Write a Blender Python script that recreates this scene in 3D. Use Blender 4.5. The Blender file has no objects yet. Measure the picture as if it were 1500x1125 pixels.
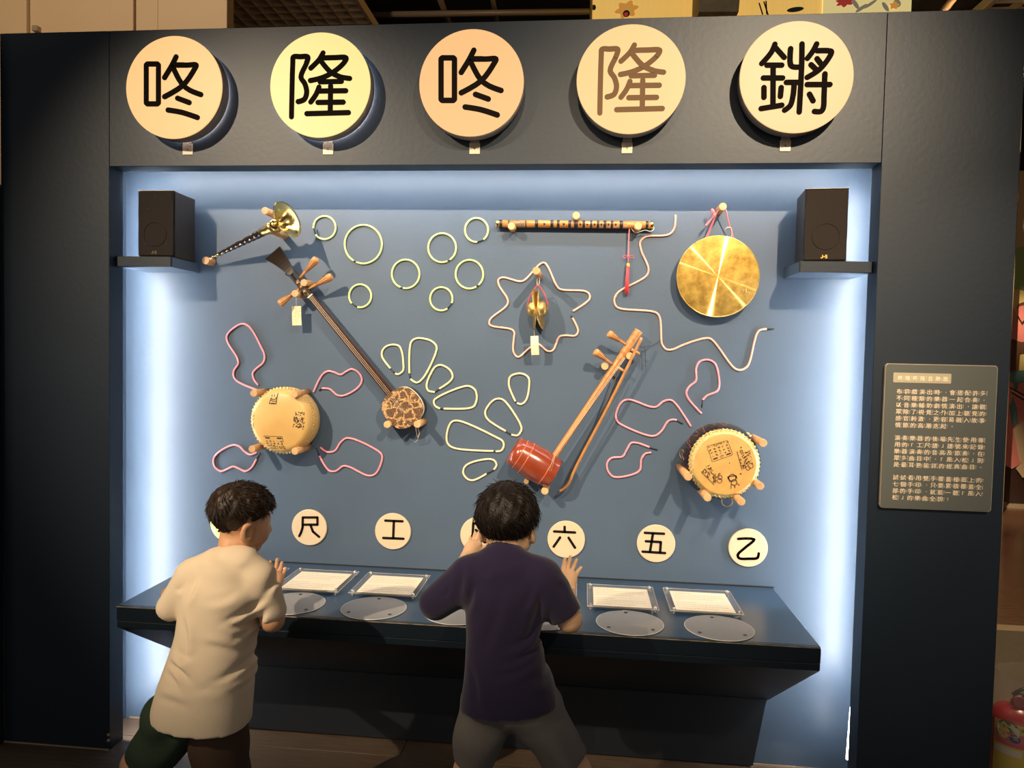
import bpy, math, random
import numpy as np
from mathutils import Vector, Matrix
random.seed(7); rng = np.random.default_rng(7)
SC = bpy.context.scene
COL = SC.collection

# ---------------------------------------------------------------- camera
F, PITCH, ROLL, YAW = 1059.32, -0.03995, 0.02155, 0.09906
CAM = np.array([0.0, -2.29765, 1.39353])
def _rx(a): c, s = math.cos(a), math.sin(a); return np.array([[1,0,0],[0,c,-s],[0,s,c]])
def _rz(a): c, s = math.cos(a), math.sin(a); return np.array([[c,-s,0],[s,c,0],[0,0,1]])
def _ry(a): c, s = math.cos(a), math.sin(a); return np.array([[c,0,s],[0,1,0],[-s,0,c]])
CM = _rz(YAW) @ _rx(math.pi/2 + PITCH) @ _rz(ROLL)
cam_data = bpy.data.cameras.new('camera')
cam_data.sensor_fit = 'HORIZONTAL'; cam_data.sensor_width = 36.0; cam_data.lens = 36.0*F/1500.0
cam_data.clip_start = 0.05; cam_data.clip_end = 100
cam = bpy.data.objects.new('camera', cam_data); COL.objects.link(cam)
m4 = Matrix.Identity(4)
for i in range(3):
    for j in range(3): m4[i][j] = CM[i, j]
    m4[i][3] = CAM[i]
cam.matrix_world = m4
SC.camera = cam

# ---------------------------------------------------------------- world, exposure
SC.view_settings.view_transform = 'Standard'; SC.view_settings.look = 'None'
SC.view_settings.gamma = 1.0; SC.view_settings.exposure = 0.0; SC.view_settings.use_curve_mapping = False
world = bpy.data.worlds.new('world'); SC.world = world; world.use_nodes = True
bgn = world.node_tree.nodes['Background']
bgn.inputs['Color'].default_value = (1.0, 0.90, 0.80, 1); bgn.inputs['Strength'].default_value = 0.36

# ---------------------------------------------------------------- the gallery's warm track spots (ceiling, behind the visitor), plus an added carpet fill
def spot(name, loc, target, power, cone, blend, color=(1.0, 0.80, 0.56), size=0.022):
    l = bpy.data.lights.new(name, 'SPOT'); l.energy = power; l.color = color
    l.spot_size = math.radians(cone); l.spot_blend = blend; l.shadow_soft_size = size
    o = bpy.data.objects.new(name, l); COL.objects.link(o); o.location = loc
    o.rotation_euler = (Vector(target) - Vector(loc)).to_track_quat('-Z', 'Y').to_euler()
    return o
spot('track_spot_middle', (-0.25, -3.70, 3.70), (-0.02, 0.1, 1.22), 360, 30, 1.0)
spot('track_spot_right',  (1.48, -3.60, 3.70), (0.20, 0.1, 1.70), 1150, 34, 1.0)
spot('track_spot_left',   (-2.75, -3.70, 3.70), (-0.76, 0.1, 1.22), 1400, 31, 1.0)
spot('track_spot_plaque', (2.20, -2.90, 3.70), (1.08, 0.0, 1.12), 430, 22, 1.0)
spot('track_spot_far', (2.4, 2.6, 3.8), (3.2, 5.3, 1.7), 900, 80, 0.8)
spot('track_spot_soffit', (-2.2, -1.2, 3.75), (-2.2, 1.6, 2.9), 170, 70, 0.8)
spot('carpet_fill_spot', (2.2, 0.9, 3.8), (2.1, 1.3, 0.0), 260, 80, 0.8)  # added fill to brighten the carpet, no such fixture seen

# ---------------------------------------------------------------- pixels of the photograph (1500 x 1125) to points of the place
def ray(px, py): return CM @ np.array([(px-750.0)/F, -(py-562.5)/F, -1.0])
def P(px, py, Y):
    d = ray(px, py); t = (Y - CAM[1])/d[1]; return CAM + t*d
def PZ(px, py, Z):
    d = ray(px, py); t = (Z - CAM[2])/d[2]; return CAM + t*d
def mpp(p): return float(np.dot(np.asarray(p) - CAM, -CM[:, 2]))/F      # metres per pixel at a point

# ---------------------------------------------------------------- materials
MATS = {}
def mat(name, col, rough=0.5, metal=0.0, spec=0.5, emit=None, estr=0.0, noise=0.0, nscale=20.0, bump=0.0, bscale=80.0,
        alpha=1.0, trans=0.0, coat=0.0, sub=0.0, ior=None, sheen=0.0, col2=None, wave=None, stretch=None):
    m = bpy.data.materials.new(name); m.use_nodes = True; nt = m.node_tree; b = nt.nodes['Principled BSDF']
    L = nt.links; N = nt.nodes
    c = tuple(col) + (1,)
    b.inputs['Base Color'].default_value = c
    b.inputs['Roughness'].default_value = rough; b.inputs['Metallic'].default_value = metal
    b.inputs['Specular IOR Level'].default_value = spec
    if ior: b.inputs['IOR'].default_value = ior
    if trans: b.inputs['Transmission Weight'].default_value = trans
    if coat: b.inputs['Coat Weight'].default_value = coat; b.inputs['Coat Roughness'].default_value = 0.12
    if sheen: b.inputs['Sheen Weight'].default_value = sheen
    if sub:
        b.inputs['Subsurface Weight'].default_value = sub; b.inputs['Subsurface Radius'].default_value = (0.012, 0.005, 0.003)
    if emit is not None:
        b.inputs['Emission Color'].default_value = tuple(emit) + (1,); b.inputs['Emission Strength'].default_value = estr
    tc = N.new('ShaderNodeTexCoord'); vec = tc.outputs['Object']
    if stretch:
        mp = N.new('ShaderNodeMapping'); mp.inputs['Scale'].default_value = stretch; L.new(vec, mp.inputs['Vector']); vec = mp.outputs['Vector']
    if noise or wave:
        if wave:
            n = N.new('ShaderNodeTexWave'); n.inputs['Scale'].default_value = wave; n.inputs['Distortion'].default_value = 5; n.inputs['Detail'].default_value = 3
        else:
            n = N.new('ShaderNodeTexNoise'); n.inputs['Scale'].default_value = nscale; n.inputs['Detail'].default_value = 6
        L.new(vec, n.inputs['Vector'])
        mx = N.new('ShaderNodeMix'); mx.data_type = 'RGBA'
        d = tuple(col2) if col2 else tuple(x*(1-noise) for x in col)
        mx.inputs[6].default_value = c; mx.inputs[7].default_value = d + (1,)
        rp = N.new('ShaderNodeMapRange'); rp.inputs[1].default_value = 0.3; rp.inputs[2].default_value = 0.7
        L.new(n.outputs['Fac'] if 'Fac' in n.outputs else n.outputs[0], rp.inputs[0]); L.new(rp.outputs[0], mx.inputs[0])
        L.new(mx.outputs[2], b.inputs['Base Color'])
    if bump:
        n2 = N.new('ShaderNodeTexNoise'); n2.inputs['Scale'].default_value = bscale; n2.inputs['Detail'].default_value = 4
        L.new(vec, n2.inputs['Vector'])
        bp = N.new('ShaderNodeBump'); bp.inputs['Strength'].default_value = bump; bp.inputs['Distance'].default_value = 0.004
        L.new(n2.outputs['Fac'], bp.inputs['Height']); L.new(bp.outputs[0], b.inputs['Normal'])
    MATS[name] = m
    return m

def glassy(name, col, a):
    m = mat(name, col, rough=0.06, spec=0.6); m.node_tree.nodes['Principled BSDF'].inputs['Alpha'].default_value = a; return m

# ---------------------------------------------------------------- mesh builder
def nrm(v): v = np.asarray(v, float); return v/max(1e-12, np.linalg.norm(v))
def frame(d):
    d = nrm(d); u = np.array([0, 0, 1.0]) if abs(d[2]) < 0.9 else np.array([1.0, 0, 0])
    a = nrm(np.cross(u, d)); return a, np.cross(d, a), d
def catmull(pts, n=6, closed=False):
    p = [np.asarray(q, float) for q in pts]; N = len(p); out = []
    rngk = range(N if closed else N-1)
    for i in rngk:
        if closed: a, b, c, d = p[(i-1) % N], p[i], p[(i+1) % N], p[(i+2) % N]
        else: a, b, c, d = p[max(i-1, 0)], p[i], p[i+1], p[min(i+2, N-1)]
        # centripetal, so that tight corners do not loop
        t0 = 0; t1 = t0+max(1e-6, np.linalg.norm(b-a)**.5); t2 = t1+max(1e-6, np.linalg.norm(c-b)**.5); t3 = t2+max(1e-6, np.linalg.norm(d-c)**.5)
        for k in range(n):
            t = t1+(t2-t1)*k/n
            A1 = (t1-t)/(t1-t0)*a+(t-t0)/(t1-t0)*b; A2 = (t2-t)/(t2-t1)*b+(t-t1)/(t2-t1)*c; A3 = (t3-t)/(t3-t2)*c+(t-t2)/(t3-t2)*d
            B1 = (t2-t)/(t2-t0)*A1+(t-t0)/(t2-t0)*A2; B2 = (t3-t)/(t3-t1)*A2+(t-t1)/(t3-t1)*A3
            out.append((t2-t)/(t2-t1)*B1+(t-t1)/(t2-t1)*B2)
    if not closed: out.append(p[-1])
    return out
class MB:
    def __init__(s): s.v = []; s.f = []; s.sm = []
    def add(s, vs, fs, smooth=False):
        o = len(s.v); s.v += [tuple(map(float, q)) for q in vs]; s.f += [tuple(o+i for i in f) for f in fs]; s.sm += [smooth]*len(fs); return s
    def box(s, x0, x1, y0, y1, z0, z1, bev=0.0):
        if bev <= 0:
            vs = [(x, y, z) for z in (z0, z1) for y in (y0, y1) for x in (x0, x1)]
            return s.add(vs, [(0,2,3,1),(4,5,7,6),(0,1,5,4),(2,6,7,3),(0,4,6,2),(1,3,7,5)])
        return s.obox((( x0+x1)/2, (y0+y1)/2, (z0+z1)/2), ((x1-x0)/2, (y1-y0)/2, (z1-z0)/2), np.eye(3), bev)
    def obox(s, c, h, M, bev=0.0):           # oriented box, chamfered; columns of M are its axes
        c = np.asarray(c, float); h = np.asarray(h, float); M = np.asarray(M, float)
        if bev <= 0:
            vs = [c + M @ (h*np.array([x, y, z])) for z in (-1, 1) for y in (-1, 1) for x in (-1, 1)]
            return s.add(vs, [(0,2,3,1),(4,5,7,6),(0,1,5,4),(2,6,7,3),(0,4,6,2),(1,3,7,5)])
        b = min(bev, h.min()*0.95); vs = []; idx = {}
        for sx in (-1, 1):
            for sy in (-1, 1):
                for sz in (-1, 1):
                    for k in range(3):
                        q = h - b; q = q.copy(); q[k] = h[k]; idx[(sx, sy, sz, k)] = len(vs); vs.append(c + M @ (q*np.array([sx, sy, sz])))
        fs = []
        for k in range(3):
            a, d = (k+1) % 3, (k+2) % 3
            for sg in (-1, 1):
                def g(sa, sd):
                    t = [0, 0, 0]; t[k] = sg; t[a] = sa; t[d] = sd; return idx[tuple(t)+(k,)]
                q = [g(-1,-1), g(1,-1), g(1,1), g(-1,1)]; fs.append(tuple(q if sg > 0 else q[::-1]))
        for k in range(3):
            a, d = (k+1) % 3, (k+2) % 3
            for sa in (-1, 1):
                for sd in (-1, 1):
                    def g(sk, face):
                        t = [0, 0, 0]; t[k] = sk; t[a] = sa; t[d] = sd; return idx[tuple(t)+(face,)]
                    q = [g(-1, a), g(1, a), g(1, d), g(-1, d)]; fs.append(tuple(q[::-1] if sa*sd > 0 else q))
        for sx in (-1, 1):
            for sy in (-1, 1):
                for sz in (-1, 1):
                    q = [idx[(sx,sy,sz,k)] for k in range(3)]; fs.append(tuple(q if sx*sy*sz > 0 else q[::-1]))
        return s.add(vs, fs)
    def tube(s, pts, r, n=8, closed=False, caps=True, smooth=True, squash=1.0):
        p = [np.asarray(q, float) for q in pts]; N = len(p)
        rs = r if hasattr(r, '__len__') else [r]*N
        T = []
        for i in range(N):
            a = p[(i-1) % N] if (closed or i > 0) else p[i]; b = p[(i+1) % N] if (closed or i < N-1) else p[i]; T.append(nrm(b-a))
        u, w, _ = frame(T[0]); vs = []
        for i in range(N):
            t = T[i]; u = u - t*np.dot(u, t); u = nrm(u); w = np.cross(t, u)
            for k in range(n):
                a = 2*math.pi*k/n; vs.append(p[i] + rs[i]*(math.cos(a)*u + squash*math.sin(a)*w))
        fs = []
        for i in range(N if closed else N-1):
            j = (i+1) % N
            for k in range(n): fs.append((i*n+k, i*n+(k+1) % n, j*n+(k+1) % n, j*n+k))
        s.add(vs, fs, smooth)
        if caps and not closed:
            o = len(s.v)-len(vs)
            s.f += [tuple(o+k for k in range(n))[::-1], tuple(o+(N-1)*n+k for k in range(n))]; s.sm += [False, False]
        return s
    def cyl(s, a, b, r0, r1=None, n=16, bev=0.0, smooth=True):
        a = np.asarray(a, float); b = np.asarray(b, float); r1 = r0 if r1 is None else r1
        if bev > 0:
            d = nrm(b-a); return s.tube([a, a+d*bev, b-d*bev, b], [r0-bev, r0, r1, r1-bev], n, smooth=smooth)
        return s.tube([a, b], [r0, r1], n, smooth=smooth)
    def lathe(s, a, d, prof, n=24, smooth=True, cap0=True, cap1=True, sx=1.0, up=None):   # prof: (distance along d, radius)
        a = np.asarray(a, float); u, w, d = frame(d)
        if up is not None:
            u = nrm(np.asarray(up) - d*np.dot(up, d)); w = np.cross(d, u)
        vs = []
        for (t, r) in prof:
            for k in range(n):
                an = 2*math.pi*k/n; vs.append(a + d*t + r*(math.cos(an)*u*sx + math.sin(an)*w))
        fs = []
        for i in range(len(prof)-1):
            for k in range(n): fs.append((i*n+k, i*n+(k+1) % n, (i+1)*n+(k+1) % n, (i+1)*n+k))
        s.add(vs, fs, smooth); o = len(s.v)-len(vs)
        if cap0: s.f.append(tuple(o+k for k in range(n))[::-1]); s.sm.append(False)
        if cap1: s.f.append(tuple(o+(len(prof)-1)*n+k for k in range(n))); s.sm.append(False)
        return s
    def prism(s, poly, y0, y1):                 # polygon of (x, z), extruded along y
        n = len(poly); vs = [(x, y0, z) for x, z in poly] + [(x, y1, z) for x, z in poly]
        ar = sum(poly[i][0]*poly[(i+1) % n][1]-poly[(i+1) % n][0]*poly[i][1] for i in range(n))
        fr = tuple(range(n)); fs = [fr if ar > 0 else fr[::-1], (tuple(n+i for i in range(n)))[::-1] if ar > 0 else tuple(n+i for i in range(n))]
        for i in range(n):
            j = (i+1) % n; q = (i, n+i, n+j, j); fs.append(q if ar > 0 else q[::-1])
        if y0 > y1: fs = [f[::-1] for f in fs]
        return s.add(vs, fs)
    def capsule2(s, a, b, w, y0, y1, n=8):      # a round-ended stroke between two (x, z) points
        a = np.asarray(a, float); b = np.asarray(b, float); d = b-a; an = math.atan2(d[1], d[0]) if np.linalg.norm(d) > 1e-9 else 0
        poly = [(b[0]+w*math.cos(an-math.pi/2+math.pi*k/n), b[1]+w*math.sin(an-math.pi/2+math.pi*k/n)) for k in range(n+1)]
        poly += [(a[0]+w*math.cos(an+math.pi/2+math.pi*k/n), a[1]+w*math.sin(an+math.pi/2+math.pi*k/n)) for k in range(n+1)]
        return s.prism(poly, y0, y1)
    def sphere(s, c, r, nu=12, nv=8, M=None):
        c = np.asarray(c, float); r = np.ones(3)*r if not hasattr(r, '__len__') else np.asarray(r, float); M = np.eye(3) if M is None else np.asarray(M)
        vs = [c + M @ (r*np.array([0, 0, -1]))]
        for i in range(1, nv):
            th = -math.pi/2+math.pi*i/nv
            for k in range(nu):
                a = 2*math.pi*k/nu; vs.append(c + M @ (r*np.array([math.cos(th)*math.cos(a), math.cos(th)*math.sin(a), math.sin(th)])))
        vs.append(c + M @ (r*np.array([0, 0, 1]))); fs = []
        for k in range(nu):
            fs.append((0, 1+(k+1) % nu, 1+k)); fs.append((len(vs)-1, 1+(nv-2)*nu+k, 1+(nv-2)*nu+(k+1) % nu))
        for i in range(nv-2):
            for k in range(nu): fs.append((1+i*nu+k, 1+i*nu+(k+1) % nu, 1+(i+1)*nu+(k+1) % nu, 1+(i+1)*nu+k))
        return s.add(vs, fs, True)
    def mesh(s, name, material, origin):
        m = bpy.data.meshes.new(name); o = np.asarray(origin, float)
        m.from_pydata([tuple(np.asarray(v)-o) for v in s.v], [], s.f); m.polygons.foreach_set('use_smooth', s.sm)
        if material is not None: m.materials.append(material)
        m.update(); return m
def tag(o, label=None, cat=None, group=None, kind=None):
    if label: o['label'] = label
    if cat: o['category'] = cat
    if group: o['group'] = group
    if kind: o['kind'] = kind
    return o
def thing(name, label, cat, loc, group=None):
    o = bpy.data.objects.new(name, None); o.empty_display_size = 0.05; COL.objects.link(o); o.location = tuple(map(float, loc))
    return tag(o, label, cat, group)
def worldloc(o):
    l = np.array(o.location)
    while o.parent: o = o.parent; l = l + np.array(o.location)
    return l
def part(name, mb, material, parent, label=None, kind=None):
    o = bpy.data.objects.new(name, mb.mesh(name, material, worldloc(parent))); COL.objects.link(o); o.parent = parent
    return tag(o, label, None, None, kind)
def single(name, mb, material, label, cat, group=None, loc=None):
    if loc is None: loc = np.mean(np.array(mb.v), axis=0)
    o = bpy.data.objects.new(name, mb.mesh(name, material, loc)); COL.objects.link(o); o.location = tuple(map(float, loc))
    return tag(o, label, cat, group)
def struct(name, mb, material, loc=(0, 0, 0)):
    o = bpy.data.objects.new(name, mb.mesh(name, material, loc)); COL.objects.link(o); o.location = loc
    return tag(o, kind='structure')
def strokes_px(lines, w_px, Y, th=0.0015, mb=None, smooth=True):
    """round-ended strokes given as pixel polylines, laid on the plane y = Y"""
    mb = mb or MB()
    for ln in lines:
        pts = [P(x, y, Y)[[0, 2]] for x, y in ln]
        if smooth and len(pts) > 2 and ln[0] != ln[-1]: pts = catmull(pts, 4)
        w = w_px*0.5*mpp(P(ln[0][0], ln[0][1], Y))
        for a, b in zip(pts[:-1], pts[1:]): mb.capsule2(a, b, w, Y-th-4e-6*(len(mb.f) % 400), Y)
    return mb
# ================================================================ materials
def paint(name, col, rough=0.45, bump=0.08, noise=0.12, scuff=True):
    m = mat(name, col, rough=rough, spec=0.4, noise=noise, nscale=2.5, bump=bump, bscale=60)
    if scuff:                                   # a few pale scuffs in the paint
        nt = m.node_tree; N = nt.nodes; L = nt.links; b = N['Principled BSDF']
        tc = N.new('ShaderNodeTexCoord'); mp = N.new('ShaderNodeMapping'); mp.inputs['Scale'].default_value = (9, 9, 14); L.new(tc.outputs['Object'], mp.inputs['Vector'])
        n = N.new('ShaderNodeTexNoise'); n.inputs['Scale'].default_value = 1.3; n.inputs['Detail'].default_value = 9; n.inputs['Roughness'].default_value = 0.72
        L.new(mp.outputs[0], n.inputs['Vector'])
        r = N.new('ShaderNodeMapRange'); r.inputs[1].default_value = 0.70; r.inputs[2].default_value = 0.80; r.inputs[4].default_value = 0.35; L.new(n.outputs['Fac'], r.inputs[0])
        mx = N.new('ShaderNodeMix'); mx.data_type = 'RGBA'
        src = b.inputs['Base Color'].links[0].from_socket
        L.new(r.outputs[0], mx.inputs[0]); L.new(src, mx.inputs[6]); mx.inputs[7].default_value = tuple(min(1, c*2.0+0.02) for c in col)+(1,)
        L.new(mx.outputs[2], b.inputs['Base Color'])
    return m
M_wall = paint('slate_blue_paint', (0.064, 0.098, 0.152), rough=0.42)
M_front = paint('dark_blue_paint', (0.0090, 0.0172, 0.030), rough=0.45, scuff=False)
M_counter = mat('counter_lacquer', (0.024, 0.055, 0.105), rough=0.28, spec=0.5, noise=0.1, nscale=3)
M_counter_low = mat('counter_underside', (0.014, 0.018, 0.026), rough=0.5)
M_tan = mat('beige_panel', (0.52, 0.36, 0.21), rough=0.6, noise=0.06, nscale=2)
M_dark = mat('dark_ceiling', (0.012, 0.011, 0.010), rough=0.8)
M_grid = mat('eggcrate_tan', (0.72, 0.54, 0.36), rough=0.5)
M_pipe = mat('ceiling_steel', (0.30, 0.22, 0.15), rough=0.5, metal=0.3)
M_seam = mat('skirting_joint', (0.30, 0.22, 0.15), rough=0.6)
def wood_floor(name, c1, c2, rough):
    m = mat(name, c1, rough=rough, spec=0.4, noise=0.5, nscale=5, col2=c2, stretch=(2, 16, 2), bump=0.05, bscale=20); return m
M_planks = [wood_floor('plank_a', (0.130, 0.092, 0.062), (0.085, 0.058, 0.038), 0.38), wood_floor('plank_b', (0.155, 0.112, 0.077), (0.10, 0.07, 0.047), 0.40),
            wood_floor('plank_c', (0.112, 0.078, 0.052), (0.072, 0.048, 0.031), 0.36)]
M_subfloor = mat('plank_gap', (0.03, 0.02, 0.014), rough=0.8)
M_carpet = mat('speckled_carpet', (0.20, 0.155, 0.095), rough=0.95, noise=0.5, nscale=260, bump=0.6, bscale=300)
M_farwood = wood_floor('far_floorboards', (0.17, 0.085, 0.045), (0.11, 0.055, 0.03), 0.2)
M_thresh = mat('threshold_strip', (0.42, 0.31, 0.19), rough=0.4)

# ================================================================ the room: floor, walls, ceiling
XL, XR, ZT = -1.5975, 0.8735, 1.995         # the opening of the portal wall
XE0, XE1, ZW = -1.99, 1.264, 2.44           # ends and top of the portal wall
D, TJ = 0.2166, 0.0735                      # back panel, thickness of the portal

floor = struct('floor', MB().box(-6, 6, -5, 9, -0.06, -0.004), M_subfloor)
pw, pl = 0.18, 1.2
pm = {}
row = 0
y = -2.6
while y < 1.6:
    x = -4.2 - 0.37*(row % 3)
    while x < 1.45:
        x1 = min(x+pl, 1.45)
        k = rng.integers(3)
        if x1-x > 0.05 and x1 > -2.9:
            key = (round(x1-x, 3), int(k))
            if key not in pm: pm[key] = MB().box(0, x1-x-0.0015, 0, pw-0.0015, -0.004, 0.0, 0.0006).mesh('floor_plank', M_planks[k], (0, 0, 0))
            o = bpy.data.objects.new('floor_plank', pm[key]); COL.objects.link(o); o.parent = floor; o.location = (x, y, 0)
        x += pl
    y += pw; row += 1
carpet = struct('floor_carpet', MB().box(1.45, 5.5, -2.6, 1.68, -0.0035, 0.001), M_carpet)
thr = struct('trim_1', MB().box(1.2, 5.5, 1.68, 1.76, -0.0035, 0.012, 0.004), M_thresh)
far = struct('floor_far_boards', MB().box(1.0, 6.0, 1.76, 5.6, -0.0039, -0.002), M_subfloor)
yy = 1.765
k = 0
fm = [MB().box(0, 1.6, 0, 0.148, -0.002, 0.0).mesh('floor_board', M_farwood, (0, 0, 0))]
while yy < 5.4:
    xx = 1.0 - 0.5*(k % 3)
    while xx < 5.4:
        o = bpy.data.objects.new('floor_board', fm[0]); COL.objects.link(o); o.parent = far; o.location = (xx+0.5, yy, 0); xx += 1.602
    yy += 0.15; k += 1

wb = struct('wall_back', MB().box(XL-0.085, XR+0.085, D, D+0.02, 0, 2.30), M_wall)
wf = tag(bpy.data.objects.new('wall_front', None), kind='structure'); COL.objects.link(wf)
g = 0.0007
part('pillar_panel', MB().box(XE0, XL, 0, TJ, 0, ZW, 0.0012), M_front, wf)
part('pillar_panel', MB().box(XR, XE1, 0, TJ, 0, ZW, 0.0012), M_front, wf)
part('lintel_panel', MB().box(XL+g, XR-g, 0, TJ, ZT, ZW, 0.0012), M_front, wf)
# what closes the cavity behind the portal
part('cavity_side', MB().box(XL-0.105, XL-0.085, TJ, D+0.02, 0, 2.30), M_wall, wf)
part('cavity_side', MB().box(XR+0.085, XR+0.105, TJ, D+0.02, 0, 2.30), M_wall, wf)
part('cavity_top', MB().box(XL-0.105, XR+0.105, TJ, D+0.02, 2.30, 2.32), M_front, wf)
part('top_board', MB().box(XE0, XE1, TJ, 0.24, ZW-0.02, ZW), M_front, wf)
part('end_panel', MB().box(XE1-0.02, XE1, TJ, 0.24, 0, ZW-0.02), M_front, wf)
sm = MB().cyl((XL-0.004, 0.0, 0.055), (XL-0.004, -0.002, 0.055), 0.005, n=10); part('screw', sm, M_thresh, wf)
sm = MB().cyl((XL-0.004, 0.0, 0.035), (XL-0.004, -0.002, 0.035), 0.005, n=10); part('screw', sm, M_thresh, wf)
struct('wall_left', MB().box(XE0-0.05, XE0-0.002, -0.06, 0.0, 0, ZW), M_front)
struct('baseboard_back', MB().box(XL-0.07, XR+0.07, D-0.003, D, 0, 0.006), M_seam)
struct('baseboard_front', MB().box(XE0, XL, -0.003, 0, 0, 0.005), M_seam)

M_hall = mat('hall_wall_brown', (0.10, 0.075, 0.055), rough=0.7, noise=0.15, nscale=1.5)
struct('wall_rear', MB().box(-6, 6, 5.5, 5.6, 0, 4.3), M_hall)
struct('wall_hall_left', MB().box(-6.0, -5.9, -5, 5.5, 0, 4.3), M_hall)
struct('wall_hall_right', MB().box(5.9, 6.0, -5, 5.5, 0, 4.3), M_hall)
# ceiling far above, with its open grid panels and bare steel
struct('ceiling', MB().box(-6, 6, -5, 9, 4.3, 4.34), M_dark)
def eggcrate(name, x0, x1, y0, y1, z, pitch, label):
    t = thing(name, label, 'ceiling grid', ((x0+x1)/2, (y0+y1)/2, z))
    mbf = MB(); e = 0.02
    for (a, b, c, d) in ((x0, x1, y0, y0+e), (x0, x1, y1-e, y1), (x0, x0+e, y0, y1), (x1-e, x1, y0, y1)): mbf.box(a, b, c, d, z, z+0.06)
    part('rim', mbf, M_grid, t)
    n = int((x1-x0)/pitch)
    base = MB().box(x0+e, x0+e+0.010, y0+e, y1-e, z, z+0.05)
    first = part('blade', base, M_grid, t)
    for i in range(1, n):
        o = first.copy(); COL.objects.link(o); o.parent = t; o.location = (i*(x1-x0-2*e)/n, 0, 0)
    n = int((y1-y0)/pitch)
    first = part('cross_blade', MB().box(x0+e, x1-e, y0+e, y0+e+0.010, z+0.001, z+0.049), M_grid, t)
    for i in range(1, n):
        o = first.copy(); COL.objects.link(o); o.parent = t; o.location = (0, i*(y1-y0-2*e)/n, 0)
ZC = 3.55
ga = PZ(338, 40, ZC); gb = PZ(546, 35, ZC); gc = PZ(528, 0, ZC)
eggcrate('eggcrate_ceiling_panel', -2.7, gb[0], gb[1]-1.9, gb[1]+1.0, ZC, 0.09, 'tan open egg-crate ceiling panel beside the beige panelled soffit')
ge = PZ(1440, 14, ZC)
eggcrate('eggcrate_ceiling_panel', ge[0], ge[0]+1.4, ge[1]-1.2, ge[1]+1.2, ZC, 0.16, 'tan open egg-crate ceiling panel beyond the lit yellow fabric box')
def beam(p0, p1, Zb, r, label):
    a = PZ(*p0, Zb); b = PZ(*p1, Zb); d = b-a
    a2 = a - d*0.6; b2 = b + d*0.6
    single('ceiling_beam', MB().cyl(a2, b2, r, n=10), M_pipe, label, 'beam', 'bare steel beams under the dark ceiling')
bl = 'thin bare steel beam running under the dark ceiling'
beam((645, 0), (657, 31), 3.9, 0.022, bl)
beam((660, 20), (862, 17), 3.85, 0.022, bl)
beam((722, 0), (727, 28), 3.95, 0.018, bl)
beam((1395, 0), (1382, 16), 3.9, 0.025, bl)
# beige panelled soffit behind the portal
sy = 1.15
def px_x(px, py, Y): return P(px, py, Y)[0]
so = struct('wall_soffit', MB().box(-4.2, px_x(335, 20, sy), sy, sy+0.05, 2.2, 4.25), M_tan)
edges = [-90, 38, 46, 165, 200, 233, 335]
dep = [0.0, -0.012, 0.008, -0.004, 0.012, 0.006]
for i in range(len(edges)-1):
    part('soffit_panel', MB().box(px_x(edges[i], 20, sy)+0.002, px_x(edges[i+1], 20, sy)-0.002, sy-0.02+dep[i], sy, 2.2, 4.25, 0.002), M_tan, so)
part('latch', MB().box(px_x(55, 45, sy), px_x(63, 45, sy), sy-0.04, sy-0.01, P(59, 50, sy)[2], P(59, 42, sy)[2], 0.002), M_pipe, so)

# ================================================================ the LED tapes in the cavity round the opening
M_led = mat('led_tape', (0.9, 0.9, 0.9), emit=(1.0, 0.99, 0.97), estr=200.0)
M_chan = mat('led_backing', (0.5, 0.5, 0.5), rough=0.5)
def led(name, mb_e, mb_c, label, loc, estr=None):
    t = thing(name, label, 'led strip', loc, 'light strips hidden behind the portal')
    part('backing', mb_c, M_chan, t)
    mm = M_led
    if estr:
        mm = M_led.copy(); mm.node_tree.nodes['Principled BSDF'].inputs['Emission Strength'].default_value = estr
    part('light_tape', mb_e, mm, t)
# each tape faces into the cavity, along the back panel
xa = XL-0.034
led('led_strip', MB().obox((xa, TJ+0.010, 1.015), (0.001, 0.005, 0.955), _rz(math.radians(28))), MB().obox((xa-0.003, TJ+0.007, 1.015), (0.002, 0.006, 0.965), _rz(math.radians(28))), 'straight cool white light strip behind the pillar without the plaque', (xa, TJ, 0.1))
xb = XR+0.034
# the right tape has come loose at the foot and leans into view
p_lo, p_hi = P(1240.5, 1112, 0.100), P(1248, 1018, 0.084)
led_r = MB().obox((xb, TJ+0.010, 1.145), (0.001, 0.005, 0.825), _rz(math.radians(-28)))
path = catmull([p_hi+np.array([0.004, 0, 0.05]), p_hi, (p_hi+p_lo)/2, p_lo], 6)
tR = thing('led_strip', 'cool white light strip whose loose foot leans out beside the plaque pillar', 'led strip', (xb, TJ, 0.32), 'light strips hidden behind the portal')
part('backing', MB().obox((xb+0.003, TJ+0.007, 1.145), (0.002, 0.006, 0.835), _rz(math.radians(-28))), M_chan, tR)
part('light_tape', led_r, M_led, tR)
M_led2 = M_led.copy(); M_led2.node_tree.nodes['Principled BSDF'].inputs['Emission Strength'].default_value = 60
part('loose_end', MB().tube(path, 0.0046, 8, squash=0.5), M_led2, tR)
zt = ZT+0.034
led('led_strip', MB().obox(((XL+XR)/2, TJ+0.010, zt), ((XR-XL)/2-0.02, 0.005, 0.001), _rx(math.radians(28))), MB().obox(((XL+XR)/2, TJ+0.007, zt+0.003), ((XR-XL)/2-0.01, 0.006, 0.002), _rx(math.radians(28))), 'cool white light strip lying level above the opening behind the lintel', (XL, TJ, zt), 95.0)

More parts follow.
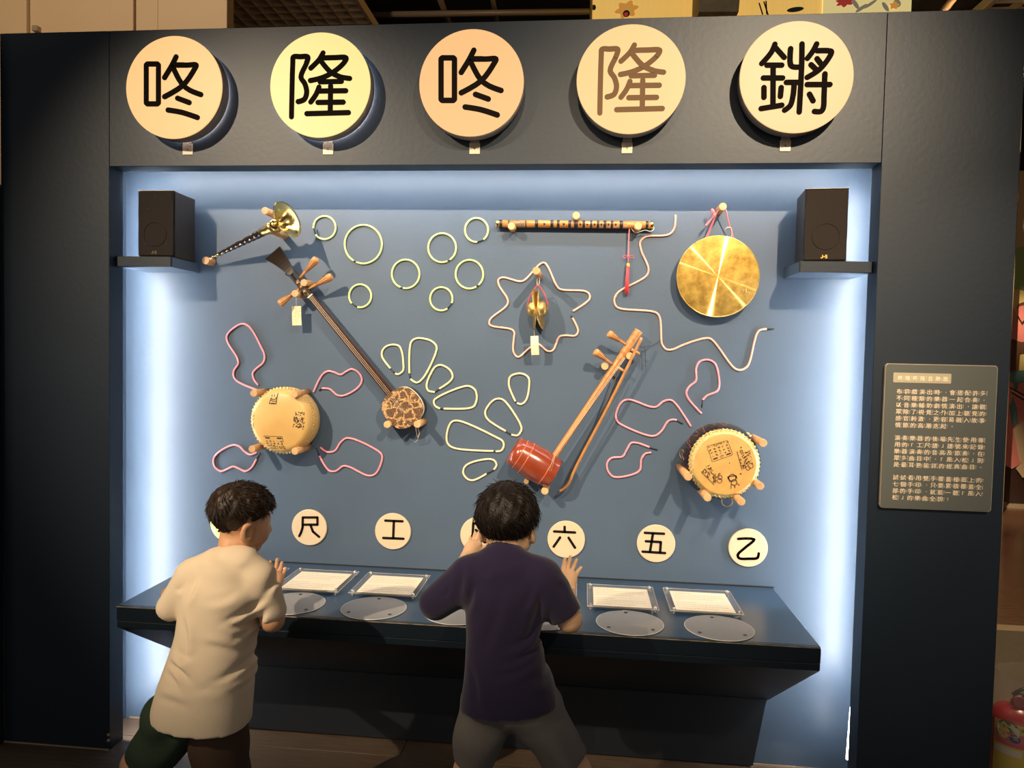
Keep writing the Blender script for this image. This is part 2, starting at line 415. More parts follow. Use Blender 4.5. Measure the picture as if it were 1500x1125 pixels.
# ================================================================ counter
CX0, CX1, CY, CZ = -1.371, 0.658, -0.295, 0.6205
ct = thing('counter', 'long dark blue wall counter with sloping underside below the round buttons', 'counter', ((CX0+CX1)/2, D, 0.25))
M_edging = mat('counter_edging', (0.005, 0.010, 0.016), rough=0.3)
part('worktop', MB().box(CX0, CX1, CY+0.012, D-0.0015, CZ-0.045, CZ, 0.0015), M_counter, ct)
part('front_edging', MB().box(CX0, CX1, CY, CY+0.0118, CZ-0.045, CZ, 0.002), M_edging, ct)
part('pale_edge', MB().box(CX0, CX1, CY-0.0006, CY-0.0001, CZ-0.0030, CZ-0.0006), mat('pale_edge', (0.34, 0.27, 0.20), rough=0.5, noise=0.7, nscale=40), ct)  # thin pale strip along the front top edge
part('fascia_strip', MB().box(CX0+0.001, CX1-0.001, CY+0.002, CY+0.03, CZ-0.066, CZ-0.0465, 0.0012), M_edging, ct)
zb = P(1125, 1025, D)[2]; za = CZ-0.066
vs = [(x, yy, z) for x in (CX0+0.001, CX1-0.001) for (yy, z) in ((CY+0.004, za), (D-0.0015, za+0.02), (D-0.0015, zb), (D-0.03, zb))]
vs = [(x, yy, z) for x in (CX0+0.001, CX1-0.001) for (yy, z) in ((CY+0.004, za), (D-0.0015, za), (D-0.0015, zb))]
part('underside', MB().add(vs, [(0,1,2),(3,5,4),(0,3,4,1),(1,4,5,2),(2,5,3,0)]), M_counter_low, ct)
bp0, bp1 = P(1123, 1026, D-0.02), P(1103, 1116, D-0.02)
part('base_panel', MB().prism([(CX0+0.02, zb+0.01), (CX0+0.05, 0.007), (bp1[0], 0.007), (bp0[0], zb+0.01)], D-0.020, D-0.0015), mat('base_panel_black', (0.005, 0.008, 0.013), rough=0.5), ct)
part('back_joint', MB().box(CX0, CX1+0.004, D-0.005, D-0.0015, CZ, CZ+0.004), mat('black_sealant', (0.008, 0.008, 0.01), rough=0.5), ct)
# ================================================================ round lit signs with the drum syllables
M_ink = mat('sign_ink', (0.006, 0.004, 0.003), rough=0.8, spec=0.05)
M_inkglare = mat('glare_sign_ink', (0.15, 0.088, 0.046), rough=0.7, spec=0.1)  # reflected glare on the ink, painted in as a brown colour
M_rim = mat('sign_drum_side', (0.16, 0.135, 0.115), rough=0.5)
M_tagm = mat('sign_bracket', (0.62, 0.50, 0.36), rough=0.35)
M_tagd = mat('bracket_mark', (0.16, 0.12, 0.08), rough=0.5)
M_clip = glassy('clear_acrylic_tab', (0.6, 0.5, 0.4), 0.35)
def z2(lines, sc, ox, oy): return [[(ox+x/sc, oy+y/sc) for x, y in ln] for ln in lines]
G_dong = z2([[(871,380),(871,358),(865,352),(810,352),(804,358),(804,565),(810,571),(865,571),(871,565),(871,380)],
    [(968,313),(945,360),(905,427)], [(958,358),(1030,358),(1078,358),(1068,382),(1005,470),(905,532)], [(952,372),(1000,462),(1045,497),(1104,520)],
    [(976,540),(1040,564)], [(924,605),(1000,618),(1085,646)]], 3.75, 0, 0)
G_long = z2([[(411,690),(420,335),(424,302),(470,300),(520,302),(512,340),(474,432),(500,475),(513,530),(497,577),(456,592)],
    [(622,275),(595,320),(540,374)], [(618,308),(700,306),(776,308),(765,335),(690,400),(610,438),(537,455)], [(606,325),(670,398),(735,430),(800,441)],
    [(602,463),(745,460)], [(595,497),(575,545),(540,594)], [(592,523),(774,521)], [(673,489),(670,660)], [(588,597),(757,595)], [(514,670),(792,663)]], 4.1667, 780, 0)
G_qiang = z2([[(256,221),(238,262),(190,318)], [(258,238),(302,287)], [(216,326),(290,326)], [(247,328),(246,528)], [(198,390),(294,390)], [(201,438),(201,487)],
    [(287,438),(283,482)], [(187,543),(290,526)], [(334,244),(333,322),(345,334),(386,335)], [(391,220),(389,335),(377,560)], [(313,412),(384,412)],
    [(352,414),(346,480),(332,528),(304,551)], [(464,220),(446,255),(418,292)], [(468,254),(520,254),(538,258),(528,285),(478,348),(417,387)], [(466,294),(484,318)], [(436,324),(458,345)],
    [(417,423),(530,423)], [(505,370),(501,480),(497,540),(485,557),(453,557)], [(428,471),(446,504)]], 3.409, 1060, 0)
SIGNS = [(254.4, 128.0, 68.7, 73.2), (468.5, 124.5, 71.9, 75.1), (690.1, 121.3, 75.5, 78.1), (924.0, 115.9, 78.7, 79.9), (1166.5, 112.9, 81.8, 81.0)]
SY, SB = -0.060, -0.010
TAGS = [(275.5, 219), (481, 218.7), (695.5, 218), (918.5, 217), (1150, 214)]
LBL = ['peach round sign with the character for dong, beside the dark outer end of the lintel', 'brightest yellow round sign with the character for long and a glow behind',
       'peach round sign with the character for dong, between the two long signs', 'round cream sign whose long character is browned by glare painted into the ink', 'round sign with the dense gold-radical character for qiang']
EM = [((1.0, 0.57, 0.22), 0.97), ((1.0, 0.77, 0.28), 1.0), ((1.0, 0.545, 0.225), 0.94), ((1.0, 0.63, 0.26), 0.95), ((1.0, 0.60, 0.255), 0.94)]
HALO = [30, 60, 0, 0, 0]
def remap(G, i, j):
    a, b = SIGNS[i], SIGNS[j]
    return [[(b[0]+(x-a[0])*b[2]/a[2], b[1]+(y-a[1])*b[3]/a[3]) for x, y in ln] for ln in G]
GL = [(G_dong, 27/3.75), (remap(G_long, 3, 1), 26.5/3.75), (remap(G_dong, 0, 2), 28/3.75), (G_long, 29.5/4.1667), (G_qiang, 25/3.409)]
rad = np.mean([s[3]*mpp(P(s[0], s[1], SY)) for s in SIGNS])
for i, (cx, cy, rw, rh) in enumerate(SIGNS):
    c = P(cx, cy, SY); c[2] += 0.0
    t = thing('round_sign', LBL[i], 'sign', (c[0], 0, c[2]), 'round lit signs along the lintel')
    part('drum_side', MB().lathe((c[0], SB, c[2]), (0, -1, 0), [(0, rad*0.93), (0, rad-0.003), (0.002, rad-0.001), (abs(SY-SB)-0.004, rad-0.001), (abs(SY-SB)-0.004, rad*0.93)], 72, cap1=False), M_rim, t)
    fm_ = mat('lit_acrylic', (0.06, 0.045, 0.03), rough=0.4, spec=0.2, emit=EM[i][0], estr=EM[i][1])
    f = part('face', MB().lathe((c[0], SY+0.004, c[2]), (0, -1, 0), [(0, rad), (0.003, rad), (0.004, rad-0.001)], 72), fm_, t)
    part('lettering', strokes_px(GL[i][0], GL[i][1]*1.08, SY-0.0002, 0.0008), M_inkglare if i == 3 else M_ink, f)
    for (dx, dz) in ((-0.6, 0.6), (0.6, 0.6), (0, -0.75)):
        part('spacer', MB().cyl((c[0]+dx*rad, SB, c[2]+dz*rad), (c[0]+dx*rad, -0.0005, c[2]+dz*rad), 0.008, n=10), M_tagm, t)
    if HALO[i]:
        hm = mat('halo_leds', (0.9, 0.9, 0.9), emit=(1.0, 0.92, 0.95), estr=HALO[i])
        ring = [(c[0]+(rad-0.012)*math.cos(a), SB+0.0015, c[2]+(rad-0.012)*math.sin(a)) for a in np.linspace(0, 2*math.pi, 48, endpoint=False)]
        part('halo_light', MB().tube(ring, 0.0014, 6, closed=True), hm, t)
    tx, tz = P(*TAGS[i], 0)[[0, 2]]; h = 7.8*mpp(P(*TAGS[i], 0))
    br = part('bracket', MB().box(tx-h, tx+h, -0.003, -0.0005, tz-h, tz+h, 0.0006), M_tagm, t)
    part('mark', MB().box(tx-0.002, tx+0.002, -0.0034, -0.003, tz-0.004, tz+0.003), M_tagd, br)
    part('tab', MB().box(tx-h*0.85, tx+h*0.85, -0.006, -0.0035, tz+h*0.2, c[2]-rad+0.012, 0.0005), M_clip, t)

# ================================================================ round buttons with the note names
BX0, BDX, BZ = -0.9745-0.309, 0.3090, 0.7550
M_btn = mat('button_cream', (0.53, 0.42, 0.285), rough=0.4, emit=(1.0, 0.75, 0.45), estr=0.08)
M_btn_on = mat('button_lit', (0.8, 0.8, 0.3), rough=0.35, emit=(0.95, 0.92, 0.14), estr=0.95)
M_bink = mat('button_ink', (0.006, 0.005, 0.005), rough=0.8, spec=0.1)
NOTE = ['shang', 'chi', 'gong', 'fan', 'liu', 'wu', 'yi']
g_shang = [[(0,-14),(0,12)],[(1,-4),(12,-4)],[(-15,13),(15,13)]]
GB = [None,
  z2([[(318,140),(316,215),(305,250),(292,276)], [(318,140),(425,140),(425,193),(318,193)], [(376,200),(392,243),(437,282)]], 5, 380, 730),
  z2([[(922,163),(1048,168)], [(985,166),(980,291)], [(907,290),(1055,296)]], 5, 380, 730),
  z2([[(420,345),(416,420),(396,470)], [(420,345),(485,347),(487,440),(492,468),(520,470),(526,450)], [(437,388),(456,408)]], 4.5, 600, 690),
  z2([[(1022,368),(1022,400)], [(953,398),(1090,405)], [(992,438),(950,498)], [(1048,440),(1090,505)]], 4.5, 600, 690),
  z2([[(468,152),(572,157)], [(512,156),(495,257)], [(473,198),(555,203),(551,260)], [(455,255),(578,263)]], 3.75, 820, 740),
  z2([[(980,185),(1068,188),(1020,232),(978,272),(985,291),(1040,294),(1085,290),(1093,265)]], 3.75, 820, 740)]
for i in range(7):
    x = BX0+BDX*i
    t = thing('note_button', ('glowing yellow round button partly hidden by the cream-shirted boy' if i == 0 else 'cream round button with the black note character for %s' % NOTE[i]), 'button', (x, D, BZ), 'round note buttons in a row above the counter')
    r = 0.0645
    part('disc', MB().lathe((x, D-0.0005, BZ), (0, -1, 0), [(0, r+0.001), (0.006, r+0.001), (0.008, r-0.001)], 48), M_btn_on if i == 0 else M_btn, t)
    Y = D-0.0088
    if i == 0:
        mb = MB()
        for ln in g_shang:
            pts = [(x+a*0.0022, BZ-b*0.0022) for a, b in ln]
            for a, b in zip(pts[:-1], pts[1:]): mb.capsule2(a, b, 0.0045, Y-0.0006, Y)
    else:
        mb = MB()
        for ln in GB[i]:
            pts = [P(a, b, Y)[[0, 2]] for a, b in ln]
            if i == 6 or len(pts) > 4 : pts = catmull(pts, 4) if i != 3 else pts
            for a, b in zip(pts[:-1], pts[1:]): mb.capsule2(a, b, 0.0045, Y-0.0006, Y)
    part('lettering', mb, M_bink, t)

# ================================================================ plaque
M_plq = mat('plaque_green_grey', (0.115, 0.122, 0.108), rough=0.35, noise=0.05, nscale=6)
M_plqedge = mat('plaque_edge', (0.50, 0.40, 0.26), rough=0.3)
M_bar = mat('plaque_title_bar', (0.50, 0.42, 0.29), rough=0.5)
M_txt = mat('plaque_text', (0.92, 0.74, 0.52), rough=0.6)
M_txt2 = mat('plaque_title_text', (1.0, 0.88, 0.58), rough=0.6)
q = [P(1297, 532, -0.012), P(1462, 536, -0.012), P(1452, 750, -0.012), P(1289, 744, -0.012)]
px0 = (q[0][0]+q[3][0])/2; px1 = (q[1][0]+q[2][0])/2; pz1 = (q[0][2]+q[1][2])/2; pz0 = (q[2][2]+q[3][2])/2
def rrect(x0, x1, z0, z1, r, n=5):
    out = []
    for (cx, cz, a0) in ((x1-r, z1-r, 0), (x0+r, z1-r, 90), (x0+r, z0+r, 180), (x1-r, z0+r, 270)):
        for k in range(n+1):
            a = math.radians(a0+90*k/n); out.append((cx+r*math.cos(a), cz+r*math.sin(a)))
    return out
pq = thing('information_plaque', 'grey-green information plaque of cream Chinese text on the dark pillar', 'plaque', ((px0+px1)/2, 0, pz0))
part('edge', MB().prism(rrect(px0, px1, pz0, pz1, 0.010), -0.0112, -0.0005), M_plqedge, pq)
brd = part('board', MB().prism(rrect(px0+0.0014, px1-0.0014, pz0+0.0008, pz1-0.0018, 0.0092), -0.0120, -0.0113), M_plq, pq)
Yp = -0.0122
ba, bb = P(1308.7, 546.0, Yp), P(1393.0, 561.6, Yp)
bar = part('title_bar', MB().prism(rrect(ba[0], bb[0], P(1350, 561, Yp)[2], P(1350, 546.5, Yp)[2], 0.003), Yp-0.0006, Yp), M_bar, pq)
LINES = ['布袋戲演出時，會搭配許多', '不同種類的樂器一起合奏，', '以音樂輔助劇情演出，讓觀', '眾除了視覺之外加上聽覺的', '感官刺激，更容易融入故事', '情節的高潮迭起。', None,
         '演奏樂器的後場先生使用專', '用的「工尺譜」譜號來記錄', '樂器演奏的音高及節奏，在', '眾多曲目中，「風入松」則', '是最耳熟能詳的經典曲目。', None,
         '試試看用雙手覆蓋檯面上的', '七個手印，只要累積覆蓋全', '部的手印，就能一聽「風入', '松」的樂曲全貌！']
ZY = dict(zip('布袋戲演出時會搭配許多不同種類的樂器一起合奏以音輔助劇情讓觀眾除了視覺之外加上聽感官刺激更容易融入故事節高潮迭後場先生使用專工尺譜號來記錄及在曲目中風松則是最耳熟能詳經典試看雙手覆蓋檯面七個印只要累積全部就貌咚隆牆',
  'ㄅㄨˋ ㄉㄞˋ ㄒㄧˋ ㄧㄢˇ ㄔㄨ ㄕˊ ㄏㄨㄟˋ ㄉㄚ ㄆㄟˋ ㄒㄩˇ ㄉㄨㄛ ㄅㄨˋ ㄊㄨㄥˊ ㄓㄨㄥˇ ㄌㄟˋ ㄉㄜ˙ ㄩㄝˋ ㄑㄧˋ ㄧ ㄑㄧˇ ㄏㄜˊ ㄗㄡˋ ㄧˇ ㄧㄣ ㄈㄨˇ ㄓㄨˋ ㄐㄩˋ ㄑㄧㄥˊ ㄖㄤˋ ㄍㄨㄢ ㄓㄨㄥˋ ㄔㄨˊ ㄌㄜ˙ ㄕˋ ㄐㄩㄝˊ ㄓ ㄨㄞˋ ㄐㄧㄚ ㄕㄤˋ ㄊㄧㄥ ㄍㄢˇ ㄍㄨㄢ ㄘˋ ㄐㄧ ㄍㄥˋ ㄖㄨㄥˊ ㄧˋ ㄖㄨㄥˊ ㄖㄨˋ ㄍㄨˋ ㄕˋ ㄐㄧㄝˊ ㄍㄠ ㄔㄠˊ ㄉㄧㄝˊ ㄏㄡˋ ㄔㄤˊ ㄒㄧㄢ ㄕㄥ ㄕˇ ㄩㄥˋ ㄓㄨㄢ ㄍㄨㄥ ㄔㄜˇ ㄆㄨˇ ㄏㄠˋ ㄌㄞˊ ㄐㄧˋ ㄌㄨˋ ㄐㄧˊ ㄗㄞˋ ㄑㄩˇ ㄇㄨˋ ㄓㄨㄥ ㄈㄥ ㄙㄨㄥ ㄗㄜˊ ㄕˋ ㄗㄨㄟˋ ㄦˇ ㄕㄡˊ ㄋㄥˊ ㄒㄧㄤˊ ㄐㄧㄥ ㄉㄧㄢˇ ㄕˋ ㄎㄢˋ ㄕㄨㄤ ㄕㄡˇ ㄈㄨˋ ㄍㄞˋ ㄊㄞˊ ㄇㄧㄢˋ ㄑㄧ ㄍㄜˋ ㄧㄣˋ ㄓˇ ㄧㄠˋ ㄌㄟˇ ㄐㄧ ㄑㄩㄢˊ ㄅㄨˋ ㄐㄧㄡˋ ㄇㄠˋ ㄉㄨㄥ ㄌㄨㄥˊ ㄑㄧㄤˊ'.split(' ')))
GLY = {}
def glyph_mesh(ch):
    """outline of one character from the built-in font, as flat triangles in a unit square"""
    if ch not in GLY:
        fc = bpy.data.curves.new('glyph', 'FONT'); fc.body = ch; fc.size = 1.0; fc.resolution_u = 1
        ob = bpy.data.objects.new('glyph', fc); COL.objects.link(ob); bpy.context.view_layer.update()
        me = bpy.data.meshes.new_from_object(ob.evaluated_get(bpy.context.evaluated_depsgraph_get()))
        vs = [tuple(v.co[:2]) for v in me.vertices]; fs = [tuple(p.vertices) for p in me.polygons]
        bpy.data.objects.remove(ob); bpy.data.curves.remove(fc); bpy.data.meshes.remove(me)
        if vs:
            a = np.array(vs); lo, hi = a.min(0), a.max(0); GLY[ch] = (a-(lo+hi)/2, fs, hi-lo)
        else: GLY[ch] = (np.zeros((0, 2)), [], np.zeros(2))
    return GLY[ch]
def put_char(mb, ch, cx, cz, size, Y):
    a, fs, ext = glyph_mesh(ch)
    if len(a) == 0: return
    for k, (ox, oz) in enumerate(((0, 0), (-0.016, 0.004), (0.016, -0.004))):
        mb.add([(cx+(p[0]+ox)*size, Y-0.00002*k, cz+(p[1]+oz)*size) for p in a], fs)
x_first = (P(1317, 573.2, Yp)[0]+P(1311.3, 727.5, Yp)[0])/2
pitch_x = 10.56*mpp(P(1360, 600, Yp)); zl0 = P(1317, 573.2, Yp)[2]; zl1 = P(1311.3, 727.5, Yp)[2]; rows = len(LINES)
dzr = (zl0-zl1)/15.75
zc_ = zl0
csz = 7.9*mpp(P(1360, 600, Yp))
def text_row(s, x0, z, size, pitch, parent, material, Y):
    mb = MB(); mz = MB()
    for k, ch in enumerate(s):
        cx = x0+k*pitch
        if ch in '，。！': put_char(mb, ch, cx+(0.15*pitch if ch != '！' else 0), z, size*0.75, Y)
        elif ch in '「」': put_char(mb, ch, cx, z, size*0.95, Y)
        else: put_char(mb, ch, cx, z, size*1.02, Y)
        if ch == '一': put_char(mz, 'ˋ', cx+pitch*0.50, z, size*0.3, Y)
        elif ch in ZY:
            b = ZY[ch]; core = [c for c in b if c not in 'ˊˇˋ˙']; st = size*0.30
            for j, c in enumerate(core): put_char(mz, c, cx+pitch*0.47, z+(len(core)-1-2*j)*st*0.55, st, Y)
            for c in b:
                if c in 'ˊˇˋ˙': put_char(mz, c, cx+pitch*0.57, z+st*0.3, st, Y)
    o = part('text_line', mb, material, parent)
    if mz.v: part('phonetic_marks', mz, material, parent, kind='stuff')
for s in LINES:
    if s is None: zc_ -= dzr*0.92; continue
    text_row(s, x_first, zc_, csz, pitch_x, pq, M_txt, Yp-0.0002); zc_ -= dzr
text_row('咚隆咚隆音樂牆', P(1319, 554, Yp)[0], P(1319, 553.6, Yp)[2], csz*0.92, pitch_x*0.985, pq, M_txt2, Yp-0.0009)

# ================================================================ shelves and loudspeakers
M_spk = mat('speaker_vinyl', (0.016, 0.012, 0.010), rough=0.45, noise=0.2, nscale=90)
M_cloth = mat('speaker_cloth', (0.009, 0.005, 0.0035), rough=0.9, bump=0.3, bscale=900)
M_cloth2 = mat('speaker_cloth_lit', (0.020, 0.013, 0.008), rough=0.85, bump=0.3, bscale=900)  # lighter copy of the cloth, stronger light put into its colour
M_gold = mat('gold_print', (0.9, 0.58, 0.12), rough=0.35, metal=0.3)
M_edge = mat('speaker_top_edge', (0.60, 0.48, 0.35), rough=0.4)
def shelf(x0, x1, ya, z0, z1, label, chx):
    t = thing('wall_shelf', label, 'shelf', ((x0+x1)/2, D, z0), 'small shelves for the loudspeakers')
    part('board', MB().box(x0, x1, ya+0.010, D-0.001, z0, z1, 0.001), M_wall, t)
    part('front_lip', MB().box(x0, x1, ya, ya+0.0098, z0, z1, 0.001), M_front, t)
ya = 0.030
xs1 = P(250, 383, ya)[0]; zs1 = P(215, 375.5, ya)[2]; zs0 = P(215, 390.5, ya)[2]
shelf(XL+0.001, xs1, ya, zs0, zs1, 'slate-blue wall shelf under the loudspeaker near the brass horn', 1)
xs2 = P(1184, 390, ya)[0]; zt1 = P(1225, 382.5, ya)[2]; zt0 = P(1225, 399, ya)[2]
shelf(P(1172, 390, ya)[0], XR-0.001, ya, zt0, zt1, 'slate-blue wall shelf under the loudspeaker near the gong', -1)
def speaker(x0, x1, yf, z0, h, dep, rot, label, cm, gold):
    cx, cy, cz = (x0+x1)/2, yf+dep/2, z0+h/2; w = (x1-x0)/2
    R = _rz(rot)
    t = thing('loudspeaker', label, 'loudspeaker', (cx, cy, z0), 'pair of small black loudspeakers')
    cab = MB().obox((cx, cy+0.004, cz), (w, dep/2-0.004, h/2), R, 0.002); part('cabinet', cab, M_spk, t)
    part('grille', MB().obox(np.array([cx, cy, cz])+R @ np.array([0, -dep/2+0.002, 0]), (w-0.003, 0.005, h/2-0.003), R, 0.003), cm, t)
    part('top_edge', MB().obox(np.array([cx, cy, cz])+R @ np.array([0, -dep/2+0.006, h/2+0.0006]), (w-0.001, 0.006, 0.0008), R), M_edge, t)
    for sx, sz in ((-0.55, -0.62), (0.6, -0.6), (-0.4, 0.45), (0.02, 0.82)):
        part('grille_stud', MB().sphere(np.array([cx, cy, cz])+R @ np.array([sx*w, -dep/2-0.0025, sz*h/2]), (0.0025, 0.0012, 0.0025), 8, 6), M_spk, t)
    ring = [np.array([cx, cy, cz])+R @ np.array([0.62*w*math.cos(a), -dep/2-0.0032, -0.16*h+0.62*w*math.sin(a)]) for a in np.linspace(0, 2*math.pi, 32, endpoint=False)]
    part('cone_ring', MB().tube(ring, 0.0016, 6, closed=True), cm, t)
    mb = MB(); Y0 = 0
    def seg(pts, wd):
        for a, b in zip(pts[:-1], pts[1:]):
            k0 = len(mb.v); mb.capsule2(a, b, wd, -0.0008, 0, 4)
    u = 0.0042
    seg([(-1.0*u, 1.1*u), (-1.0*u, -0.8*u), (-1.5*u, -1.1*u), (-2.1*u, -0.7*u)], 0.0012); seg([(-0.3*u, 0), (0.4*u, 0)], 0.0012)
    seg([(2.0*u, 1.0*u), (1.0*u, 1.0*u), (1.0*u, 0.1*u), (1.9*u, 0.1*u), (2.0*u, -0.9*u), (1.0*u, -1.0*u)], 0.0012)
    o = np.array([cx, cy, cz])+R @ np.array([-0.05*w, -dep/2-0.0032, -h/2+0.014])
    mb.v = [tuple(o + R @ np.array(v)) for v in mb.v]
    part('lettering', mb, gold, t)
ys = 0.042
xa0, xa1 = P(201.5, 325, ys)[0], P(254.5, 325, ys)[0]
speaker(xa0, xa1, ys, zs1+0.0005, P(230, 279.5, ys)[2]-zs1, 0.135, 0.0, 'black loudspeaker standing on the shelf beside the brass horn', M_cloth, mat('dull_gold_print', (0.16, 0.09, 0.03), rough=0.5))
xb0, xb1 = P(1182.5, 325, ys-0.005)[0], P(1246, 325, ys-0.005)[0]
speaker(xb0, xb1, ys-0.002, zt1+0.0005, P(1214, 276.5, ys)[2]-zt1, 0.135, -0.10, 'brown-black loudspeaker with gold logo on the shelf beside the gong', M_cloth2, M_gold)

# ================================================================ things on the counter
M_acr = glassy('clear_acrylic', (0.85, 0.82, 0.78), 0.03)
M_acre = mat('acrylic_edge_highlight', (0.55, 0.47, 0.40), rough=0.2)
M_steel = mat('standoff_steel', (0.75, 0.70, 0.62), rough=0.25, metal=0.9)
M_paper = mat('printed_paper', (0.70, 0.61, 0.46), rough=0.8)
M_print = mat('paper_print', (0.44, 0.38, 0.29), rough=0.8)
M_frost = mat('frosted_disc', (0.25, 0.25, 0.255), rough=0.45, noise=0.06, nscale=30)
M_frost_rim = mat('disc_edge', (0.62, 0.60, 0.58), rough=0.3)
M_dot = mat('disc_screw', (0.03, 0.03, 0.04), rough=0.5)
CNTR = ['first', 'second', 'third', 'fourth', 'fifth', 'sixth', 'seventh']
DYc, dstep = -0.1955, 0.2545; dx0 = 0.405-6*dstep
PYc, pstep = -0.002, 0.2495; pxs = 0.385-6*pstep
prm = random.Random(3)
for i in range(7):
    under = 'below the %s' % ('glowing yellow button' if i == 0 else 'button marked %s' % NOTE[i])
    x = dx0+dstep*i
    t = thing('hand_disc', 'grey frosted round plate set in the counter %s' % under, 'plate', (x, DYc, CZ), 'frosted round plates along the counter')
    R_ = 0.0970
    part('plate', MB().lathe((x, DYc, CZ+0.0003), (0, 0, 1), [(0, R_-0.001), (0.0028, R_-0.001)], 56), M_frost, t)
    part('bright_edge', MB().tube([(x+R_*math.cos(a), DYc+R_*math.sin(a), CZ+0.0018) for a in np.linspace(0, 2*math.pi, 56, endpoint=False)], 0.0013, 6, closed=True), M_frost_rim, t)
    for a in (95, 218, 322):
        a = math.radians(a); part('screw', MB().cyl((x+0.079*math.cos(a), DYc+0.079*math.sin(a), CZ+0.0031), (x+0.079*math.cos(a), DYc+0.079*math.sin(a), CZ+0.0042), 0.0055, n=12), M_dot, t)
    x = pxs+pstep*i; w, h = 0.1080, 0.0965
    t = thing('acrylic_sign_holder', 'clear acrylic holder with a printed sheet on the counter %s' % under, 'sign holder', (x, PYc, CZ), 'acrylic sheet holders along the counter')
    zz = CZ+0.009
    part('cover_plate', MB().box(x-w, x+w, PYc-h*1.12, PYc+h*1.12, zz+0.0035, zz+0.0065, 0.0008), M_acr, t)
    part('base_plate', MB().box(x-w, x+w, PYc-h*1.12, PYc+h*1.12, zz, zz+0.002, 0.0006), M_acr, t)
    rx_, ry_ = w-0.0004, h*1.12-0.0004
    part('bright_edge', MB().tube([(x-rx_, PYc-ry_, zz+0.0055), (x+rx_, PYc-ry_, zz+0.0055), (x+rx_, PYc+ry_, zz+0.0055), (x-rx_, PYc+ry_, zz+0.0055)], 0.0011, 6, closed=True, smooth=False), M_acre, t)  # added thin tube, the plate's edge highlight painted as its colour
    sh = part('sheet', MB().box(x-0.0885, x+0.0885, PYc-h*0.92, PYc+h*0.92, zz+0.0022, zz+0.0028), M_paper, t)
    mb = MB()
    for k in range(9):
        if k == 4: continue
        yy = PYc+h*0.72-k*h*0.18; l = 0.06 if k in (0, 5) else (0.155 if k not in (3, 8) else 0.12)
        xx = x-0.080
        while xx < x-0.080+l:
            d = 0.004+0.008*prm.random(); mb.box(xx, min(xx+d, x-0.080+l), yy-0.0018, yy+0.0018, zz+0.0028, zz+0.0030); xx += d+0.0018
    part('print', mb, M_print, sh, kind='stuff')
    for sx in (-1, 1):
        for sy_ in (-1, 1): part('standoff', MB().cyl((x+sx*(w-0.011), PYc+sy_*(h*1.12-0.011), CZ+0.0002), (x+sx*(w-0.011), PYc+sy_*(h*1.12-0.011), zz+0.012), 0.0048, n=12, bev=0.0008), M_steel, t)
# ================================================================ bent rope lights on the back panel
M_green = mat('rope_lime', (0.62, 0.70, 0.27), rough=0.4)
M_cream = mat('rope_cream', (0.76, 0.68, 0.36), rough=0.4)
M_tanr = mat('rope_sand', (0.76, 0.60, 0.36), rough=0.4)
M_pink = mat('rope_pink', (0.80, 0.27, 0.32), rough=0.4)
M_peach = mat('rope_peach', (0.80, 0.42, 0.32), rough=0.4)
M_blk = mat('rope_end_black', (0.012, 0.012, 0.014), rough=0.5)
RR = 0.0036
def rope(pts, material, label, group, gap=None, tip=None, tip2=None, closed=False):
    Y = D-RR-0.0006
    pw_ = [P(x, y, Y) for x, y in pts]; pw_ = catmull(pw_, 7, closed)
    t = thing('rope_light', label, 'rope light', np.mean(pw_, 0), group)
    part('tube', MB().tube(pw_, RR, 8, closed=closed), material, t)
    ends = []
    if gap: ends.append((pts[-1], pts[0]))
    if tip: ends.append((pts[-1], tip))
    if tip2: ends.append((pts[0], tip2))
    for a, b in ends: part('end_wire', MB().tube([P(a[0], a[1], Y), P((a[0]+b[0])/2, (a[1]+b[1])/2, Y), P(b[0], b[1], Y)], RR*0.62, 6), M_blk, t)
rings = [((475.4,333.6),16.3,(460.4,339)), ((532.2,358),27.2,(520,382)), ((594.2,401.6),20.2,(588.4,421)), ((647.6,363.2),20.4,(657.4,381)), ((698,337.2),16.9,(704,353)),
         ((687.6,402),20.2,(699.4,418)), ((527.6,433.6),16.2,(519,447.4)), ((646.4,438),16.4,(659,448))]
rl = ['small lime rope ring just beyond the bell of the brass horn', 'largest lime rope ring on the panel', 'lime rope ring directly above the rope-petal fan, between the smallest and the paired rings', 'lime rope ring hung just under the small ring near the flute',
      'small lime rope ring next to the end of the bamboo flute', 'lime rope ring beside the coral star', 'small lime rope ring beside the neck of the lute', 'small lime rope ring under the pair of middle-sized rings']
for (c, r, gp), lb in zip(rings, rl):
    a0 = math.atan2(gp[1]-c[1], gp[0]-c[0]); ha = (3.4 if r < 17 else 2.0)/r
    if r < 17: ha = 5.0/r
    pts = [(c[0]+r*math.cos(a0+ha+(2*math.pi-2*ha)*k/20), c[1]+r*1.04*math.sin(a0+ha+(2*math.pi-2*ha)*k/20)) for k in range(21)]
    rope(pts, M_green, lb, 'lime rope rings', gap=True)
def zp(lst, sc, ox, oy): return [(ox+x/sc, oy+y/sc) for x, y in lst]
